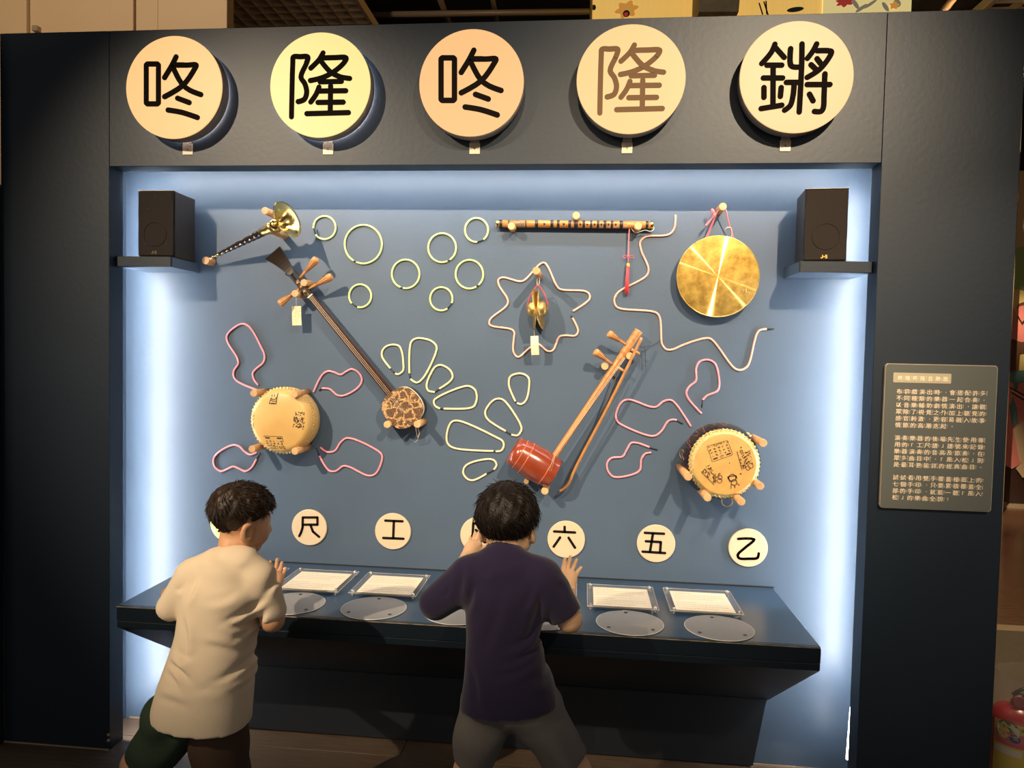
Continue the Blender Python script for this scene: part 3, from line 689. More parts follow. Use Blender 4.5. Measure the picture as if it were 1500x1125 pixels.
petals = [
 ([(150,280),(95,205),(92,165),(120,130),(170,117),(210,128),(228,165),(238,240),(236,295),(205,320),(182,316)], 'small pale yellow rope petal nearest the lute neck', M_cream),
 ([(280,315),(281,160),(295,95),(335,73),(430,92),(466,130),(460,175),(375,345),(330,378),(287,352)], 'tall pale yellow rope petal, the longest of the upright ones', M_cream),
 ([(485,420),(560,368),(577,335),(555,288),(495,257),(460,268),(435,300),(398,395),(410,433),(455,443)], 'small pale yellow rope petal leaning between two long ones', M_cream),
 ([(515,557),(680,555),(722,540),(742,490),(732,430),(690,402),(640,408),(480,475),(448,503),(457,538),(490,556)], 'long pale yellow rope petal lying almost level', M_cream),
 ([(1008,507),(963,395),(972,338),(1010,318),(1060,318),(1098,345),(1103,390),(1080,500),(1045,526),(1018,517)], 'small sand-coloured rope petal standing upright above the others near the fiddle', M_tanr),
 ([(942,711),(818,630),(800,585),(815,545),(860,497),(900,488),(935,505),(1040,660),(1049,700),(1022,740),(980,735)], 'sand-coloured rope petal slanting towards the red barrel of the fiddle', M_tanr),
 ([(858,848),(590,828),(546,800),(535,760),(550,680),(575,645),(620,640),(880,755),(920,780),(928,810),(910,845),(872,850)], 'longest sand-coloured rope petal pointing at the red barrel', M_tanr),
 ([(810,1003),(720,1048),(680,1040),(652,1005),(655,965),(690,933),(830,903),(865,915),(878,945),(860,975)], 'small sand-coloured rope petal just above the dark-haired boy', M_tanr)]
for pts, lb, m_ in petals: rope(zp(pts, 4.688, 540, 480), m_, lb, 'rope petals fanned round the lute', gap=True)
pk = [
 ([(315,458),(290,425),(283,390),(300,365),(345,325),(353,285),(330,230),(262,115),(220,98),(150,140),(130,170),(135,205),(190,295),(198,330),(172,375),(172,410),(195,438),(315,490)], None, None, 'tall pink rope squiggle above the pale drum'),
 ([(640,500),(690,400),(725,377),(760,383),(800,397),(830,380),(865,365),(905,385),(925,425),(905,470),(820,520),(780,518),(735,482),(690,478)], (672,490), None, 'pink rope squiggle between the pale drum and the lute neck'),
 ([(305,855),(270,868),(235,850),(205,820),(165,812),(70,865),(52,900),(60,940),(95,965),(135,952),(170,938),(240,965),(275,945),(305,893)], (325,855), None, 'small pink rope squiggle just above the head of the cream-shirted boy'),
 ([(680,825),(720,852),(765,845),(800,795),(840,770),(1010,840),(1042,870),(1040,910),(1005,980),(965,992),(850,940),(815,935),(770,965),(730,960),(675,875)], (655,830), None, 'wide pink rope squiggle below the pale drum, towards the lute body')]
for pts, tp, _, lb in pk: rope(zp(pts, 4.018, 300, 450), M_pink, lb, 'pink rope squiggles round the pale drum', tip=zp([tp], 4.018, 300, 450)[0] if tp else None)
rk = [
 ([(725,458),(640,360),(630,320),(650,285),(690,250),(692,170),(715,128),(765,117),(805,135),(825,175),(838,280),(825,315),(760,345),(733,372)], (727,420), 'upright pink rope squiggle above the black drum'),
 ([(658,540),(565,400),(530,373),(485,380),(440,415),(400,415),(265,370),(220,385),(183,460),(190,505),(230,535),(400,600),(440,595),(475,565),(510,510),(540,497),(568,500)], (607,522), 'widest pink rope squiggle between the fiddle and the black drum'),
 ([(407,706),(370,712),(345,745),(335,815),(300,840),(195,862),(160,855),(130,815),(128,770),(155,740),(225,730),(250,690),(280,645),(320,645),(395,672)], (445,688), 'lowest pink rope squiggle beside the fiddle bow tip')]
for pts, tp, lb in rk: rope(zp(pts, 4.329, 860, 500), M_pink, lb, 'pink rope squiggles beside the black drum', tip=zp([tp], 4.329, 860, 500)[0])
star = zp([(695,830),(815,745),(818,710),(790,685),(600,668),(575,640),(510,500),(485,475),(455,485),(345,600),(310,612),(180,583),(150,600),(155,640),(220,750),(210,790),(90,890),(85,925),(110,940),(250,965),(268,990)], 5, 700, 290) + \
       zp([(128,130),(125,215),(150,245),(215,195),(262,170),(320,212),(350,205),(385,130),(420,122),(478,122),(492,95),(460,22)], 3.88, 720, 460)
rope(star, M_peach, 'coral rope light bent into a star round the small cymbals', None, tip=zp([(452, 8)], 3.88, 720, 460)[0])
rib = zp([(547,175),(540,270),(500,318),(330,335),(290,370),(295,430),(350,570),(335,620),(130,740),(100,790),(110,840),(140,860),(400,888),(430,920),(443,1060)], 5, 880, 280) + \
      [(969.4,503),(975.5,511.5),(985,512),(1000,505.5),(1033,495.4),(1042,497),(1076,539.7),(1085,542),(1095,536),(1105,500),(1108.5,489),(1113,483.6),(1123,482)]
rope(rib, M_peach, 'long coral rope light wandering from the flute past the gong', None, tip=(1133.6, 481.6), tip2=(109.0+880, 31.5+283))

# ================================================================ wooden pegs
M_peg = mat('peg_wood', (0.56, 0.30, 0.125), rough=0.55, noise=0.25, nscale=14, stretch=(6, 1, 6))
M_pegend = mat('peg_end_grain', (0.70, 0.42, 0.20), rough=0.6, noise=0.3, nscale=60)
def peg(px, py, L, label, group, r=0.0125):
    p = P(px, py, D-L)
    t = thing('wooden_peg', label, 'peg', (p[0], D, p[2]), group)
    part('dowel', MB().cyl((p[0], D-0.0004, p[2]), (p[0], D-L+0.001, p[2]), r, n=18), M_peg, t)
    part('end_grain', MB().lathe((p[0], D-L+0.001, p[2]), (0, -1, 0), [(0, r), (0.001, r-0.001)], 18), M_pegend, t)
G_p = 'wooden pegs holding '
peg(388, 308.5, 0.105, 'upper wooden peg behind the bell of the brass horn', G_p+'the horn')
peg(395, 337, 0.125, 'lower wooden peg under the bell of the brass horn', G_p+'the horn')
peg(301, 381.5, 0.050, 'wooden peg at the mouthpiece end of the brass horn', G_p+'the horn', 0.0135)
peg(445, 414, 0.075, 'wooden peg between two tuning keys of the lute', G_p+'the lute')
peg(432, 430, 0.080, 'wooden peg the paper label of the lute hangs from', G_p+'the lute')
peg(567, 622, 0.085, 'wooden peg under the snakeskin lute body, beside the pale drum', G_p+'the lute')
peg(611, 621.5, 0.110, 'wooden peg under the snakeskin lute body, beside the rope petals', G_p+'the lute')
peg(749, 331, 0.060, 'wooden peg under the plain end of the flute', G_p+'the flute')
peg(844, 315.5, 0.060, 'wooden peg above the middle of the flute', G_p+'the flute')
peg(935, 331, 0.060, 'wooden peg under the tasselled end of the flute', G_p+'the flute')
peg(785.5, 396.5, 0.175, 'wooden peg the small cymbals hang from', None)
peg(1059, 302.5, 0.085, 'wooden peg the gong hangs from', None)
peg(371.5, 576, 0.115, 'wooden peg above the pale drum, touching the tall pink squiggle', G_p+'the pale drum')
peg(431, 577.5, 0.125, 'wooden peg above the pale drum, towards the lute', G_p+'the pale drum')
peg(369, 658, 0.115, 'wooden peg below the pale drum, above the boy in cream', G_p+'the pale drum')
peg(432, 661, 0.125, 'wooden peg below the pale drum, near the wide squiggle', G_p+'the pale drum')
peg(886, 536.5, 0.060, 'wooden peg beside the lower tuning key of the fiddle', G_p+'the fiddle')
peg(922.5, 521.5, 0.060, 'wooden peg beside the upper tuning key of the fiddle', G_p+'the fiddle')
peg(798, 719.5, 0.085, 'wooden peg under the closed end of the red barrel', G_p+'the fiddle')
peg(771, 705.5, 0.05, 'wooden peg under the middle of the red barrel', G_p+'the fiddle', 0.009)
peg(1118, 649, 0.185, 'wooden peg at the upper edge of the black drum', G_p+'the black drum')
peg(1008, 698.5, 0.220, 'wooden peg beside the dragon-painted flank of the black drum', G_p+'the black drum')
peg(1036.5, 729, 0.210, 'wooden peg below the black drum, between its flank and the hanging ring', G_p+'the black drum')
peg(1086, 735, 0.200, 'wooden peg below the black drum, next to its hanging ring', G_p+'the black drum')
peg(1113.5, 712, 0.180, 'wooden peg at the lower edge of the black drum, near the lit side', G_p+'the black drum')

# ================================================================ instruments
M_brass = mat('polished_brass', (0.83, 0.60, 0.22), rough=0.22, metal=1.0, noise=0.25, nscale=18, bump=0.05, bscale=40)
M_brass_d = mat('old_brass', (0.55, 0.38, 0.14), rough=0.32, metal=1.0, noise=0.4, nscale=40)
M_ebony = mat('ebony', (0.014, 0.008, 0.006), rough=0.3, coat=0.3)
M_rose = mat('rosewood', (0.045, 0.014, 0.009), rough=0.3, coat=0.3, noise=0.4, nscale=20, stretch=(3, 3, 3))
M_keyw = mat('boxwood_key', (0.62, 0.29, 0.10), rough=0.45, noise=0.3, nscale=30)
M_keyg = mat('key_groove', (0.22, 0.09, 0.03), rough=0.6)
M_bone = mat('bone_white', (0.8, 0.72, 0.55), rough=0.4)
M_string = mat('string', (0.72, 0.58, 0.42), rough=0.4)
M_thread = mat('label_thread', (0.8, 0.75, 0.62), rough=0.8)
M_card = mat('card_label', (0.78, 0.66, 0.42), rough=0.7, noise=0.08, nscale=40)
M_cardp = mat('card_print', (0.45, 0.36, 0.22), rough=0.8)
M_red = mat('red_cord', (0.72, 0.06, 0.07), rough=0.7)
M_redp = mat('faded_red_cord', (0.78, 0.20, 0.22), rough=0.8)

# ---- horn (suona)
A = P(311, 377.5, D-0.045); B = P(421, 321.5, D-0.150); ax = B-A; LH = np.linalg.norm(ax); ax = ax/LH
hr = thing('brass_horn', 'double-reed horn with dark ridged wooden pipe and brass bell', 'horn', A)
pp = []
n_r = 9
for k in range(n_r*6+1):
    t = k/(n_r*6); s_ = 0.10*LH+t*0.57*LH; rr = 0.0060+0.0085*t + (0.0014 if (k % 6) in (0, 1) else 0)
    pp.append((s_, rr))
part('pipe', MB().lathe(A, ax, pp, 20), M_ebony, hr)
u_, w_, _ = frame(ax); side = nrm(CAM-A); side = nrm(side-ax*np.dot(side, ax))
for k in range(8):
    t = (k+0.5)/8.4; q = A+ax*(0.12*LH+t*0.54*LH)+side*(0.0072+0.0085*t)
    part('finger_hole', MB().sphere(q-np.array([0, 0, 0.003]), 0.0024, 8, 6), M_bone, hr)
part('reed_neck', MB().lathe(A, ax, [(0, 0.0030), (0.004, 0.0075), (0.006, 0.0075), (0.008, 0.003), (0.020, 0.003), (0.024, 0.0065), (0.028, 0.003), (0.042, 0.0036)], 16), M_brass, hr)
part('reed', MB().lathe(A-ax*0.012, ax, [(0, 0.004), (0.012, 0.0016)], 12, sx=0.4), M_bone, hr)
s0 = 0.66*LH
part('collar', MB().lathe(A+ax*s0, ax, [(0, 0.0135), (0.06*LH, 0.0145), (0.13*LH, 0.019), (0.145*LH, 0.0205), (0.16*LH, 0.015)], 24), M_brass_d, hr)
part('bulb', MB().lathe(A+ax*(s0+0.155*LH), ax, [(0, 0.013), (0.006, 0.021), (0.014, 0.0245), (0.022, 0.021), (0.028, 0.014)], 24), M_brass, hr)
bell = [(0, 0.0125), (0.015, 0.0150), (0.030, 0.022), (0.042, 0.034), (0.050, 0.048), (0.055, 0.060), (0.0565, 0.0645), (0.0575, 0.0640), (0.054, 0.056), (0.048, 0.043), (0.040, 0.030), (0.028, 0.018), (0.012, 0.011)]
part('bell', MB().lathe(A+ax*(LH-0.0565), ax, bell, 48), M_brass, hr)

# ---- three-string lute (sanxian)
H0 = P(421, 392, D-0.055); H1 = P(586, 594, D-0.050); axl = nrm(H1-H0); LL = np.linalg.norm(H1-H0)
nv = nrm(np.array([0, -1.0, 0])-axl*np.dot([0, -1.0, 0], axl)); sv = np.cross(axl, nv)
lu = thing('three_string_lute', 'long-necked three-string lute with snakeskin body and fluted tuning keys', 'lute', H1)
def along(s, a=0, n=0): return H0+axl*s+sv*a+nv*n
def slab(pts, n0, n1):          # polygon of (s, a) in the lute's plane
    mb = MB(); k = len(pts)
    vs = [along(s, a, n0) for s, a in pts]+[along(s, a, n1) for s, a in pts]
    fs = [tuple(range(k))[::-1], tuple(range(k, 2*k))]+[(i, (i+1) % k, k+(i+1) % k, k+i) for i in range(k)]
    return mb.add(vs, fs)
part('neck', slab([(0.055, -0.011), (LL-0.07, -0.0145), (LL-0.03, -0.016), (LL-0.03, 0.016), (LL-0.07, 0.0145), (0.055, 0.011)], -0.016, 0.004), M_rose, lu)
part('peg_box', slab([(0.022, -0.0125), (0.125, -0.0115), (0.125, -0.005), (0.03, -0.005)], -0.02, 0.012), M_ebony, lu)
part('peg_box', slab([(0.022, 0.0125), (0.125, 0.0115), (0.125, 0.005), (0.03, 0.005)], -0.02, 0.012), M_ebony, lu)
# flared, back-curved head
mb = MB(); hs = []
for k in range(9):
    t = k/8; s_ = 0.03-0.092*t; wv = 0.0125+0.0210*t**1.3; nn = 0.010-0.010*t+0.034*t*t; hs.append((s_, wv, nn))
vs = []
for s_, wv, nn in hs: vs += [along(s_, -wv, nn), along(s_, wv, nn), along(s_, wv, nn-0.013), along(s_, -wv, nn-0.013)]
fs = []
for k in range(8):
    for j in range(4): fs.append((k*4+j, k*4+(j+1) % 4, k*4+4+(j+1) % 4, k*4+4+j))
fs += [(3,2,1,0), (32,33,34,35)]
part('head', MB().add(vs, fs), mat('head_lacquer', (0.030, 0.019, 0.015), rough=0.35, coat=0.2), lu)
def key(p0, p1, rad_, parent, nb=(0, -1, 0), ref=None):
    d = p1-p0; L = np.linalg.norm(d)
    prof = [(0, 0.0045), (0.30*L, 0.0048), (0.45*L, 0.0062), (0.85*L, rad_*0.95), (0.95*L, rad_), (0.985*L, rad_*0.86), (L, rad_*0.45)]
    k = part('tuning_key', MB().lathe(p0, d, prof, 16), M_keyw, parent)
    u, w, dd = frame(d)
    mbg = MB()
    for j in range(10):
        a = 2*math.pi*j/10
        pts = [p0+dd*(t*L)+(math.cos(a)*u+math.sin(a)*w)*(r_) for t, r_ in ((0.42, 0.0058), (0.65, 0.0058+(rad_*0.95-0.0062)*0.5+0.0004), (0.88, rad_*0.965+0.0004))]
        mbg.tube(pts, 0.0009, 4)
    part('fluting', mbg, M_keyg, k)
key(P(436, 411, D-0.052), P(464, 379, D-0.075), 0.0135, lu)
key(P(447, 426, D-0.052), P(486, 404.5, D-0.075), 0.0135, lu)
key(P(440, 422, D-0.050), P(409, 446, D-0.080), 0.0135, lu)
for (qx, qy) in ((436, 414.5), (441, 420.5), (436.5, 425.5), (446, 427)): part('key_end', MB().sphere(P(qx, qy, D-0.070), 0.0045, 10, 6), M_keyw, lu)
for a in (-0.0055, 0, 0.0055): part('string', MB().tube([along(0.06, a*0.6, 0.010), along(0.13, a, 0.0075), along(LL+0.03, a, 0.019)], 0.0007, 5), M_string, lu)
part('nut', slab([(0.128, -0.011), (0.132, -0.011), (0.132, 0.011), (0.128, 0.011)], 0.003, 0.008), M_bone, lu)
BC = P(589.5, 597.5, D-0.065)
lathe_ax = np.array([0.05, 0.997, -0.05])
def soval(r, n=40, p=2.6):
    out = []
    for k in range(n):
        a = 2*math.pi*k/n; c, s = math.cos(a), math.sin(a); q = (abs(c)**p+abs(s)**p)**(-1/p); out.append((r*q*c, r*q*s))
    return out
def lute_drum(r0, r1, y0, y1):
    o = soval(1.0); mb = MB(); n = len(o)
    vs = [BC+sv*a*r0+axl*b*r0+np.array([0, y0, 0]) for a, b in o]+[BC+sv*a*r1+axl*b*r1+np.array([0, y1, 0]) for a, b in o]
    mb.add(vs, [(i, (i+1) % n, n+(i+1) % n, n+i)[::-1] for i in range(n)], True); mb.f += [tuple(range(n)), tuple(range(n, 2*n))[::-1]]; mb.sm += [False, False]
    return mb
part('sound_box', lute_drum(0.066, 0.067, 0.0, 0.062), M_ebony, lu)
msk = bpy.data.materials.new('snakeskin'); msk.use_nodes = True; nt = msk.node_tree; N = nt.nodes; L = nt.links; b = N['Principled BSDF']; b.inputs['Roughness'].default_value = 0.5
tc = N.new('ShaderNodeTexCoord'); nz = N.new('ShaderNodeTexNoise'); nz.inputs['Scale'].default_value = 38; L.new(tc.outputs['Object'], nz.inputs['Vector'])
va_ = N.new('ShaderNodeVectorMath'); va_.operation = 'MULTIPLY_ADD'; va_.inputs[1].default_value = (0.035, 0.035, 0.035); L.new(nz.outputs['Color'], va_.inputs[0]); L.new(tc.outputs['Object'], va_.inputs[2])
v1 = N.new('ShaderNodeTexVoronoi'); v1.inputs['Scale'].default_value = 27; v1.feature = 'DISTANCE_TO_EDGE'; L.new(va_.outputs[0], v1.inputs['Vector'])
v2 = N.new('ShaderNodeTexVoronoi'); v2.inputs['Scale'].default_value = 170; v2.feature = 'DISTANCE_TO_EDGE'; L.new(tc.outputs['Object'], v2.inputs['Vector'])
r1 = N.new('ShaderNodeValToRGB'); r1.color_ramp.elements[0].position = 0.02; r1.color_ramp.elements[0].color = (0.38, 0.22, 0.095, 1); r1.color_ramp.elements[1].position = 0.11; r1.color_ramp.elements[1].color = (0.085, 0.042, 0.018, 1); L.new(v1.outputs['Distance'], r1.inputs[0])
r2 = N.new('ShaderNodeMapRange'); r2.inputs[1].default_value = 0.02; r2.inputs[2].default_value = 0.12; r2.inputs[3].default_value = 2.2; r2.inputs[4].default_value = 0.6; L.new(v2.outputs['Distance'], r2.inputs[0])
mu = N.new('ShaderNodeMix'); mu.data_type = 'RGBA'; mu.blend_type = 'MULTIPLY'; mu.inputs[0].default_value = 1; L.new(r1.outputs[0], mu.inputs[6]); L.new(r2.outputs[0], mu.inputs[7]); L.new(mu.outputs[2], b.inputs['Base Color'])
part('snakeskin_face', lute_drum(0.0672, 0.0675, -0.003, 0.006), msk, lu)
part('edge_band', lute_drum(0.0680, 0.0680, 0.010, 0.020), M_bone, lu)
part('tail_string', MB().tube(catmull([P(612, 626, D-0.06), P(614, 634, D-0.05), P(611, 645, D-0.03), P(607, 648, D-0.02)], 4), 0.0008, 5), M_string, lu)
part('tail_string', MB().tube(catmull([P(609, 627, D-0.06), P(611, 638, D-0.05), P(612, 640, D-0.03), P(615, 634, D-0.02)], 4), 0.0008, 5), M_string, lu)
def card(px, py, w, h, Y, tilt, top, label, curl=0.0, printed=True):
    c = P(px, py, Y); m_ = mpp(c); t = thing('paper_label', label, 'label', c)
    W, Hh = w*m_/2, h*m_/2; ct_, st_ = math.cos(tilt), math.sin(tilt)
    mb = MB(); nn = 6; vs = []
    for i in range(nn+1):
        v = -1+2*i/nn; yo = curl*(1-v*v)
        for (uu, dy) in ((-1, 0), (1, 0), (1, 0.0006), (-1, 0.0006)):
            x, z = uu*W, -v*Hh; vs.append((c[0]+x*ct_-z*st_, Y-yo+dy, c[2]+x*st_+z*ct_))
    fs = []
    for i in range(nn):
        for j in range(4): fs.append((i*4+j, i*4+4+j, i*4+4+(j+1) % 4, i*4+(j+1) % 4))
    fs += [(0, 1, 2, 3), (nn*4+3, nn*4+2, nn*4+1, nn*4)]
    cd = part('card', mb.add(vs, fs), M_card, t)
    if printed:
        mb = MB(); pr = random.Random(5)
        for r_ in range(9):
            z = Hh*0.78-r_*Hh*0.17
            for k in range(5):
                if pr.random() < 0.75:
                    x = -W*0.62+k*W*0.3; x1 = x+W*0.22
                    if r_ > 5: x, x1 = -W*0.3+k*W*0.12, -W*0.24+k*W*0.12
                    mb.add([(c[0]+a*ct_-b_*st_, Y-0.0004-curl, c[2]+a*st_+b_*ct_) for a, b_ in ((x, z-Hh*0.03), (x1, z-Hh*0.03), (x1, z+Hh*0.03), (x, z+Hh*0.03))], [(0, 1, 2, 3)])
        part('print', mb, M_cardp, cd, kind='stuff')
    tp = P(*top); b0 = np.array([c[0]-Hh*0.95*st_*1, Y, c[2]+Hh*0.95*ct_])
    part('thread', MB().tube([tp, (tp+b0)/2, b0], 0.0008, 5), M_thread, t)
card(434.5, 462.5, 14, 28, D-0.045, math.radians(2), (434, 434, D-0.055), 'cream printed paper label hanging from a lute peg')
card(783.5, 506, 11.5, 28, D-0.06, math.radians(4), (782, 470, D-0.055), 'blank curled paper label hanging below the small cymbals', 0.008, False)

# ---- bamboo flute (dizi)
fa, fb = P(727, 327.5, D-0.022), P(957, 329.5, D-0.022); fl = nrm(fb-fa); FL_ = np.linalg.norm(fb-fa)
dz = thing('bamboo_flute', 'bamboo flute bound in black rings, a red tassel tied to one end', 'flute', fa)
fr = 0.0128
M_bam = mat('flute_bamboo', (0.52, 0.21, 0.045), rough=0.35, noise=0.25, nscale=9, stretch=(1, 20, 20), coat=0.3)
part('tube', MB().cyl(fa, fb, fr, n=28), M_bam, dz)
def fx(z): return (z-133)/(1287-133)*FL_          # from the enlarged view
M_binding = mat('black_binding', (0.012, 0.010, 0.010), rough=0.4)
for a, b_ in ((160,180),(223,233),(352,360),(422,447),(537,560),(585,605),(668,690),(710,740),(773,792),(828,845),(877,895),(925,948),(978,997),(1043,1068),(1232,1250)):
    part('binding_ring', MB().lathe(fa+fl*fx(a), fl, [(0, fr), (0.0004, fr+0.0009), (fx(b_)-fx(a)-0.0004, fr+0.0009), (fx(b_)-fx(a), fr)], 28), M_binding, dz)
part('painted_band', MB().lathe(fa+fl*fx(234), fl, [(0, fr+0.0006), (fx(350)-fx(234), fr+0.0006)], 28), mat('floral_band', (0.10, 0.05, 0.03), rough=0.4, noise=0.9, nscale=220, col2=(0.30, 0.20, 0.08)), dz)
for a, b_ in ((133, 158), (1262, 1287)): part('end_cap', MB().lathe(fa+fl*fx(a), fl, [(0, fr*0.8), (0.001, fr+0.0007), (fx(b_)-fx(a), fr+0.0007)], 28), M_brass, dz)
toC = nrm(CAM-(fa+fb)/2); toC = nrm(toC-fl*np.dot(toC, fl))
for h_ in (492, 636, 757, 808, 860, 911, 962, 1015): part('finger_hole', MB().lathe(fa+fl*fx(h_)+toC*(fr-0.0015), toC, [(0, 0.0042), (0.0022, 0.0042)], 14, sx=0.8), M_binding, dz)
part('gilt_lettering', MB().add([tuple(fa+fl*fx(1100)+toC*(fr+0.0004)+np.array([0, 0, 0.003])), tuple(fa+fl*fx(1200)+toC*(fr+0.0004)+np.array([0, 0, 0.003])), tuple(fa+fl*fx(1200)+toC*(fr+0.0004)+np.array([0, 0, 0.001])), tuple(fa+fl*fx(1100)+toC*(fr+0.0004)+np.array([0, 0, 0.001]))], [(0, 1, 2, 3)]), M_gold, dz)
loop = catmull([P(925, 335, D-0.025), P(931, 341, D-0.03), P(945, 337, D-0.03), P(953, 339, D-0.028), P(958, 335, D-0.026), P(956, 329.5, D-0.024)], 5)
part('white_loop', MB().tube(loop, 0.0010, 5), M_thread, dz)
ts = part('tassel_cord', MB().tube([P(922, 334, D-0.020), P(921, 352, D-0.018), P(920.5, 376, D-0.016), P(920, 386, D-0.016)], 0.0022, 6), M_redp, dz)
kb = P(920.5, 376.5, D-0.018); m_ = mpp(kb)
for sg in (-1, 1):
    lp = [kb+np.array([sg*a*m_, -0.002, b_*m_]) for a, b_ in ((0, 0), (3, 2), (6.5, 2), (7.5, -1), (4.5, -1.2), (0, 0))]
    part('bow_loop', MB().tube(catmull(lp, 5), 0.0010, 5), M_red, ts)
part('tassel_ferrule', MB().cyl(P(920, 386, D-0.017), P(920, 391, D-0.017), 0.0055, n=12), M_gold, ts)
tsl = MB()
for k in range(26):
    a = random.uniform(-1, 1); b_ = random.uniform(-1, 1)
    x0 = 920+a*1.6; x1 = 918.5+a*3.2
    tsl.tube([P(x0, 390.5, D-0.017+b_*0.004), P((x0+x1)/2-0.4, 410, D-0.016+b_*0.006), P(x1, 429+random.uniform(-2, 3), D-0.015+b_*0.006)], 0.0014, 5)
part('tassel', tsl, M_red, ts, kind='stuff')

# ---- small cymbals
M_cymb = mat('dull_cymbal_brass', (0.62, 0.43, 0.15), rough=0.42, metal=1.0, noise=0.3, nscale=30)
cy = thing('hand_cymbals', 'pair of small brass cymbals hung edge-on from a red cord', 'cymbals', P(787, 450, D-0.06))
def cymbal(cpx, rim_dir, px_r, dome_sign, nm):
    c = P(*cpx); m_ = mpp(c); axd = nrm(rim_dir); R_ = px_r*m_
    prof = [(-0.0035, R_), (-0.001, R_*0.99), (0.001, R_*0.76), (0.003, R_*0.42), (0.009, R_*0.40), (0.020, R_*0.34), (0.027, R_*0.20), (0.030, 0.003), (0.0285, 0.003), (0.025, R_*0.18), (0.018, R_*0.32), (0.007, R_*0.38), (0.0015, R_*0.40), (-0.001, R_*0.80), (-0.0025, R_*0.99)]
    part('cymbal', MB().lathe(c, axd*1.0, prof, 40, cap0=False, cap1=False), M_cymb, cy)
cymbal((784.0, 453.0, D-0.060), (-0.975, -0.14, 0.08), 30.5, 1, 'l')
cymbal((790.0, 452.5, D-0.060), (0.965, -0.15, 0.24), 30.5, 1, 'r')
part('cord', MB().tube(catmull([P(772, 449, D-0.062), P(777, 433, D-0.065), P(788, 418, D-0.068), P(799, 434, D-0.065), P(803, 448, D-0.062)], 5), 0.0019, 6), M_red, cy)
part('cord_loop', MB().tube(catmull([P(787, 418, D-0.068), P(787, 409, D-0.072), P(789, 404, D-0.075), P(790.5, 409, D-0.072), P(789, 418, D-0.068)], 5), 0.0011, 5), M_thread, cy)

# ---- gong
GC = P(1051.5, 405, D-0.045); GR = 60.0*mpp(GC)
go = thing('gong', 'round brass gong with turned face hanging by a faded red cord', 'gong', GC)
mg = bpy.data.materials.new('turned_brass'); mg.use_nodes = True; nt = mg.node_tree; N = nt.nodes; L = nt.links; b = N['Principled BSDF']
b.inputs['Metallic'].default_value = 1.0; b.inputs['Roughness'].default_value = 0.5
tc = N.new('ShaderNodeTexCoord'); n1 = N.new('ShaderNodeTexNoise'); n1.inputs['Scale'].default_value = 26; n1.inputs['Detail'].default_value = 7; n1.inputs['Roughness'].default_value = 0.65; L.new(tc.outputs['Object'], n1.inputs['Vector'])
cr = N.new('ShaderNodeValToRGB'); cr.color_ramp.elements[0].position = 0.35; cr.color_ramp.elements[0].color = (0.22, 0.125, 0.022, 1); cr.color_ramp.elements[1].position = 0.66; cr.color_ramp.elements[1].color = (0.48, 0.31, 0.070, 1); L.new(n1.outputs['Fac'], cr.inputs[0]); L.new(cr.outputs[0], b.inputs['Base Color'])
tg = N.new('ShaderNodeTangent'); tg.direction_type = 'RADIAL'; tg.axis = 'Y'
ga_ = N.new('ShaderNodeBsdfAnisotropic'); ga_.inputs['Roughness'].default_value = 0.24; ga_.inputs['Anisotropy'].default_value = 0.88; ga_.inputs['Rotation'].default_value = 0.0
ga_.inputs['Color'].default_value = (0.95, 0.72, 0.25, 1); L.new(tg.outputs[0], ga_.inputs['Tangent'])
mxs = N.new('ShaderNodeMixShader'); mxs.inputs[0].default_value = 0.30; L.new(b.outputs[0], mxs.inputs[1]); L.new(ga_.outputs[0], mxs.inputs[2]); L.new(mxs.outputs[0], N['Material Output'].inputs['Surface'])
face = MB(); prof = []
for k in range(13): prof.append((0.004*(1-(k/12)**2), GR*(1-0.0)*k/12 if k else 0.0005))
prof2 = [(0.0045-0.0045*(k/12)**2, max(0.0005, (GR-0.003)*k/12)) for k in range(13)]
go_face = part('face', MB().lathe(GC, (0, -1, 0), prof2[::-1], 96, cap0=False, cap1=False), mg, go)
part('rim', MB().lathe(GC, (0, -1, 0), [(0.0005, GR-0.0035), (0.0012, GR-0.0015), (-0.001, GR), (-0.030, GR*0.97), (-0.031, GR*0.94), (-0.028, GR*0.945), (-0.002, GR*0.97)], 96, cap0=False, cap1=False), M_brass_d, go)
part('cord', MB().tube(catmull([P(1032, 352, D-0.025), P(1040, 335, D-0.035), P(1050, 312, D-0.05), P(1057, 299, D-0.055), P(1061, 302, D-0.055), P(1067, 325, D-0.04), P(1075, 351, D-0.025)], 6), 0.0024, 6), M_redp, go)
part('cord', MB().tube(catmull([P(1034, 352, D-0.025), P(1043, 330, D-0.035), P(1053, 306, D-0.05), P(1059, 298, D-0.052)], 6), 0.0022, 6), M_redp, go)
kn = part('knot', MB().sphere(P(1047, 315, D-0.05), (0.007, 0.006, 0.009), 10, 8), M_redp, go)
part('knot_tail', MB().tube(catmull([P(1047, 315, D-0.05), P(1041, 322, D-0.048), P(1034, 331, D-0.045)], 5), [0.0022]*5+[0.003, 0.004, 0.0048, 0.005, 0.005, 0.004], 6), M_redp, kn)
part('knot_tail', MB().tube(catmull([P(1047, 315, D-0.05), P(1044, 309, D-0.05), P(1043, 306, D-0.048)], 5), [0.003, 0.004, 0.005, 0.006, 0.006, 0.006, 0.006, 0.005, 0.004, 0.004, 0.003], 6), M_redp, kn)
part('white_tie', MB().tube(catmull([P(1062, 336, D-0.042), P(1066, 333, D-0.045), P(1071, 334, D-0.042), P(1072, 343, D-0.035), P(1071, 350, D-0.03)], 5), 0.0012, 5), M_thread, go)

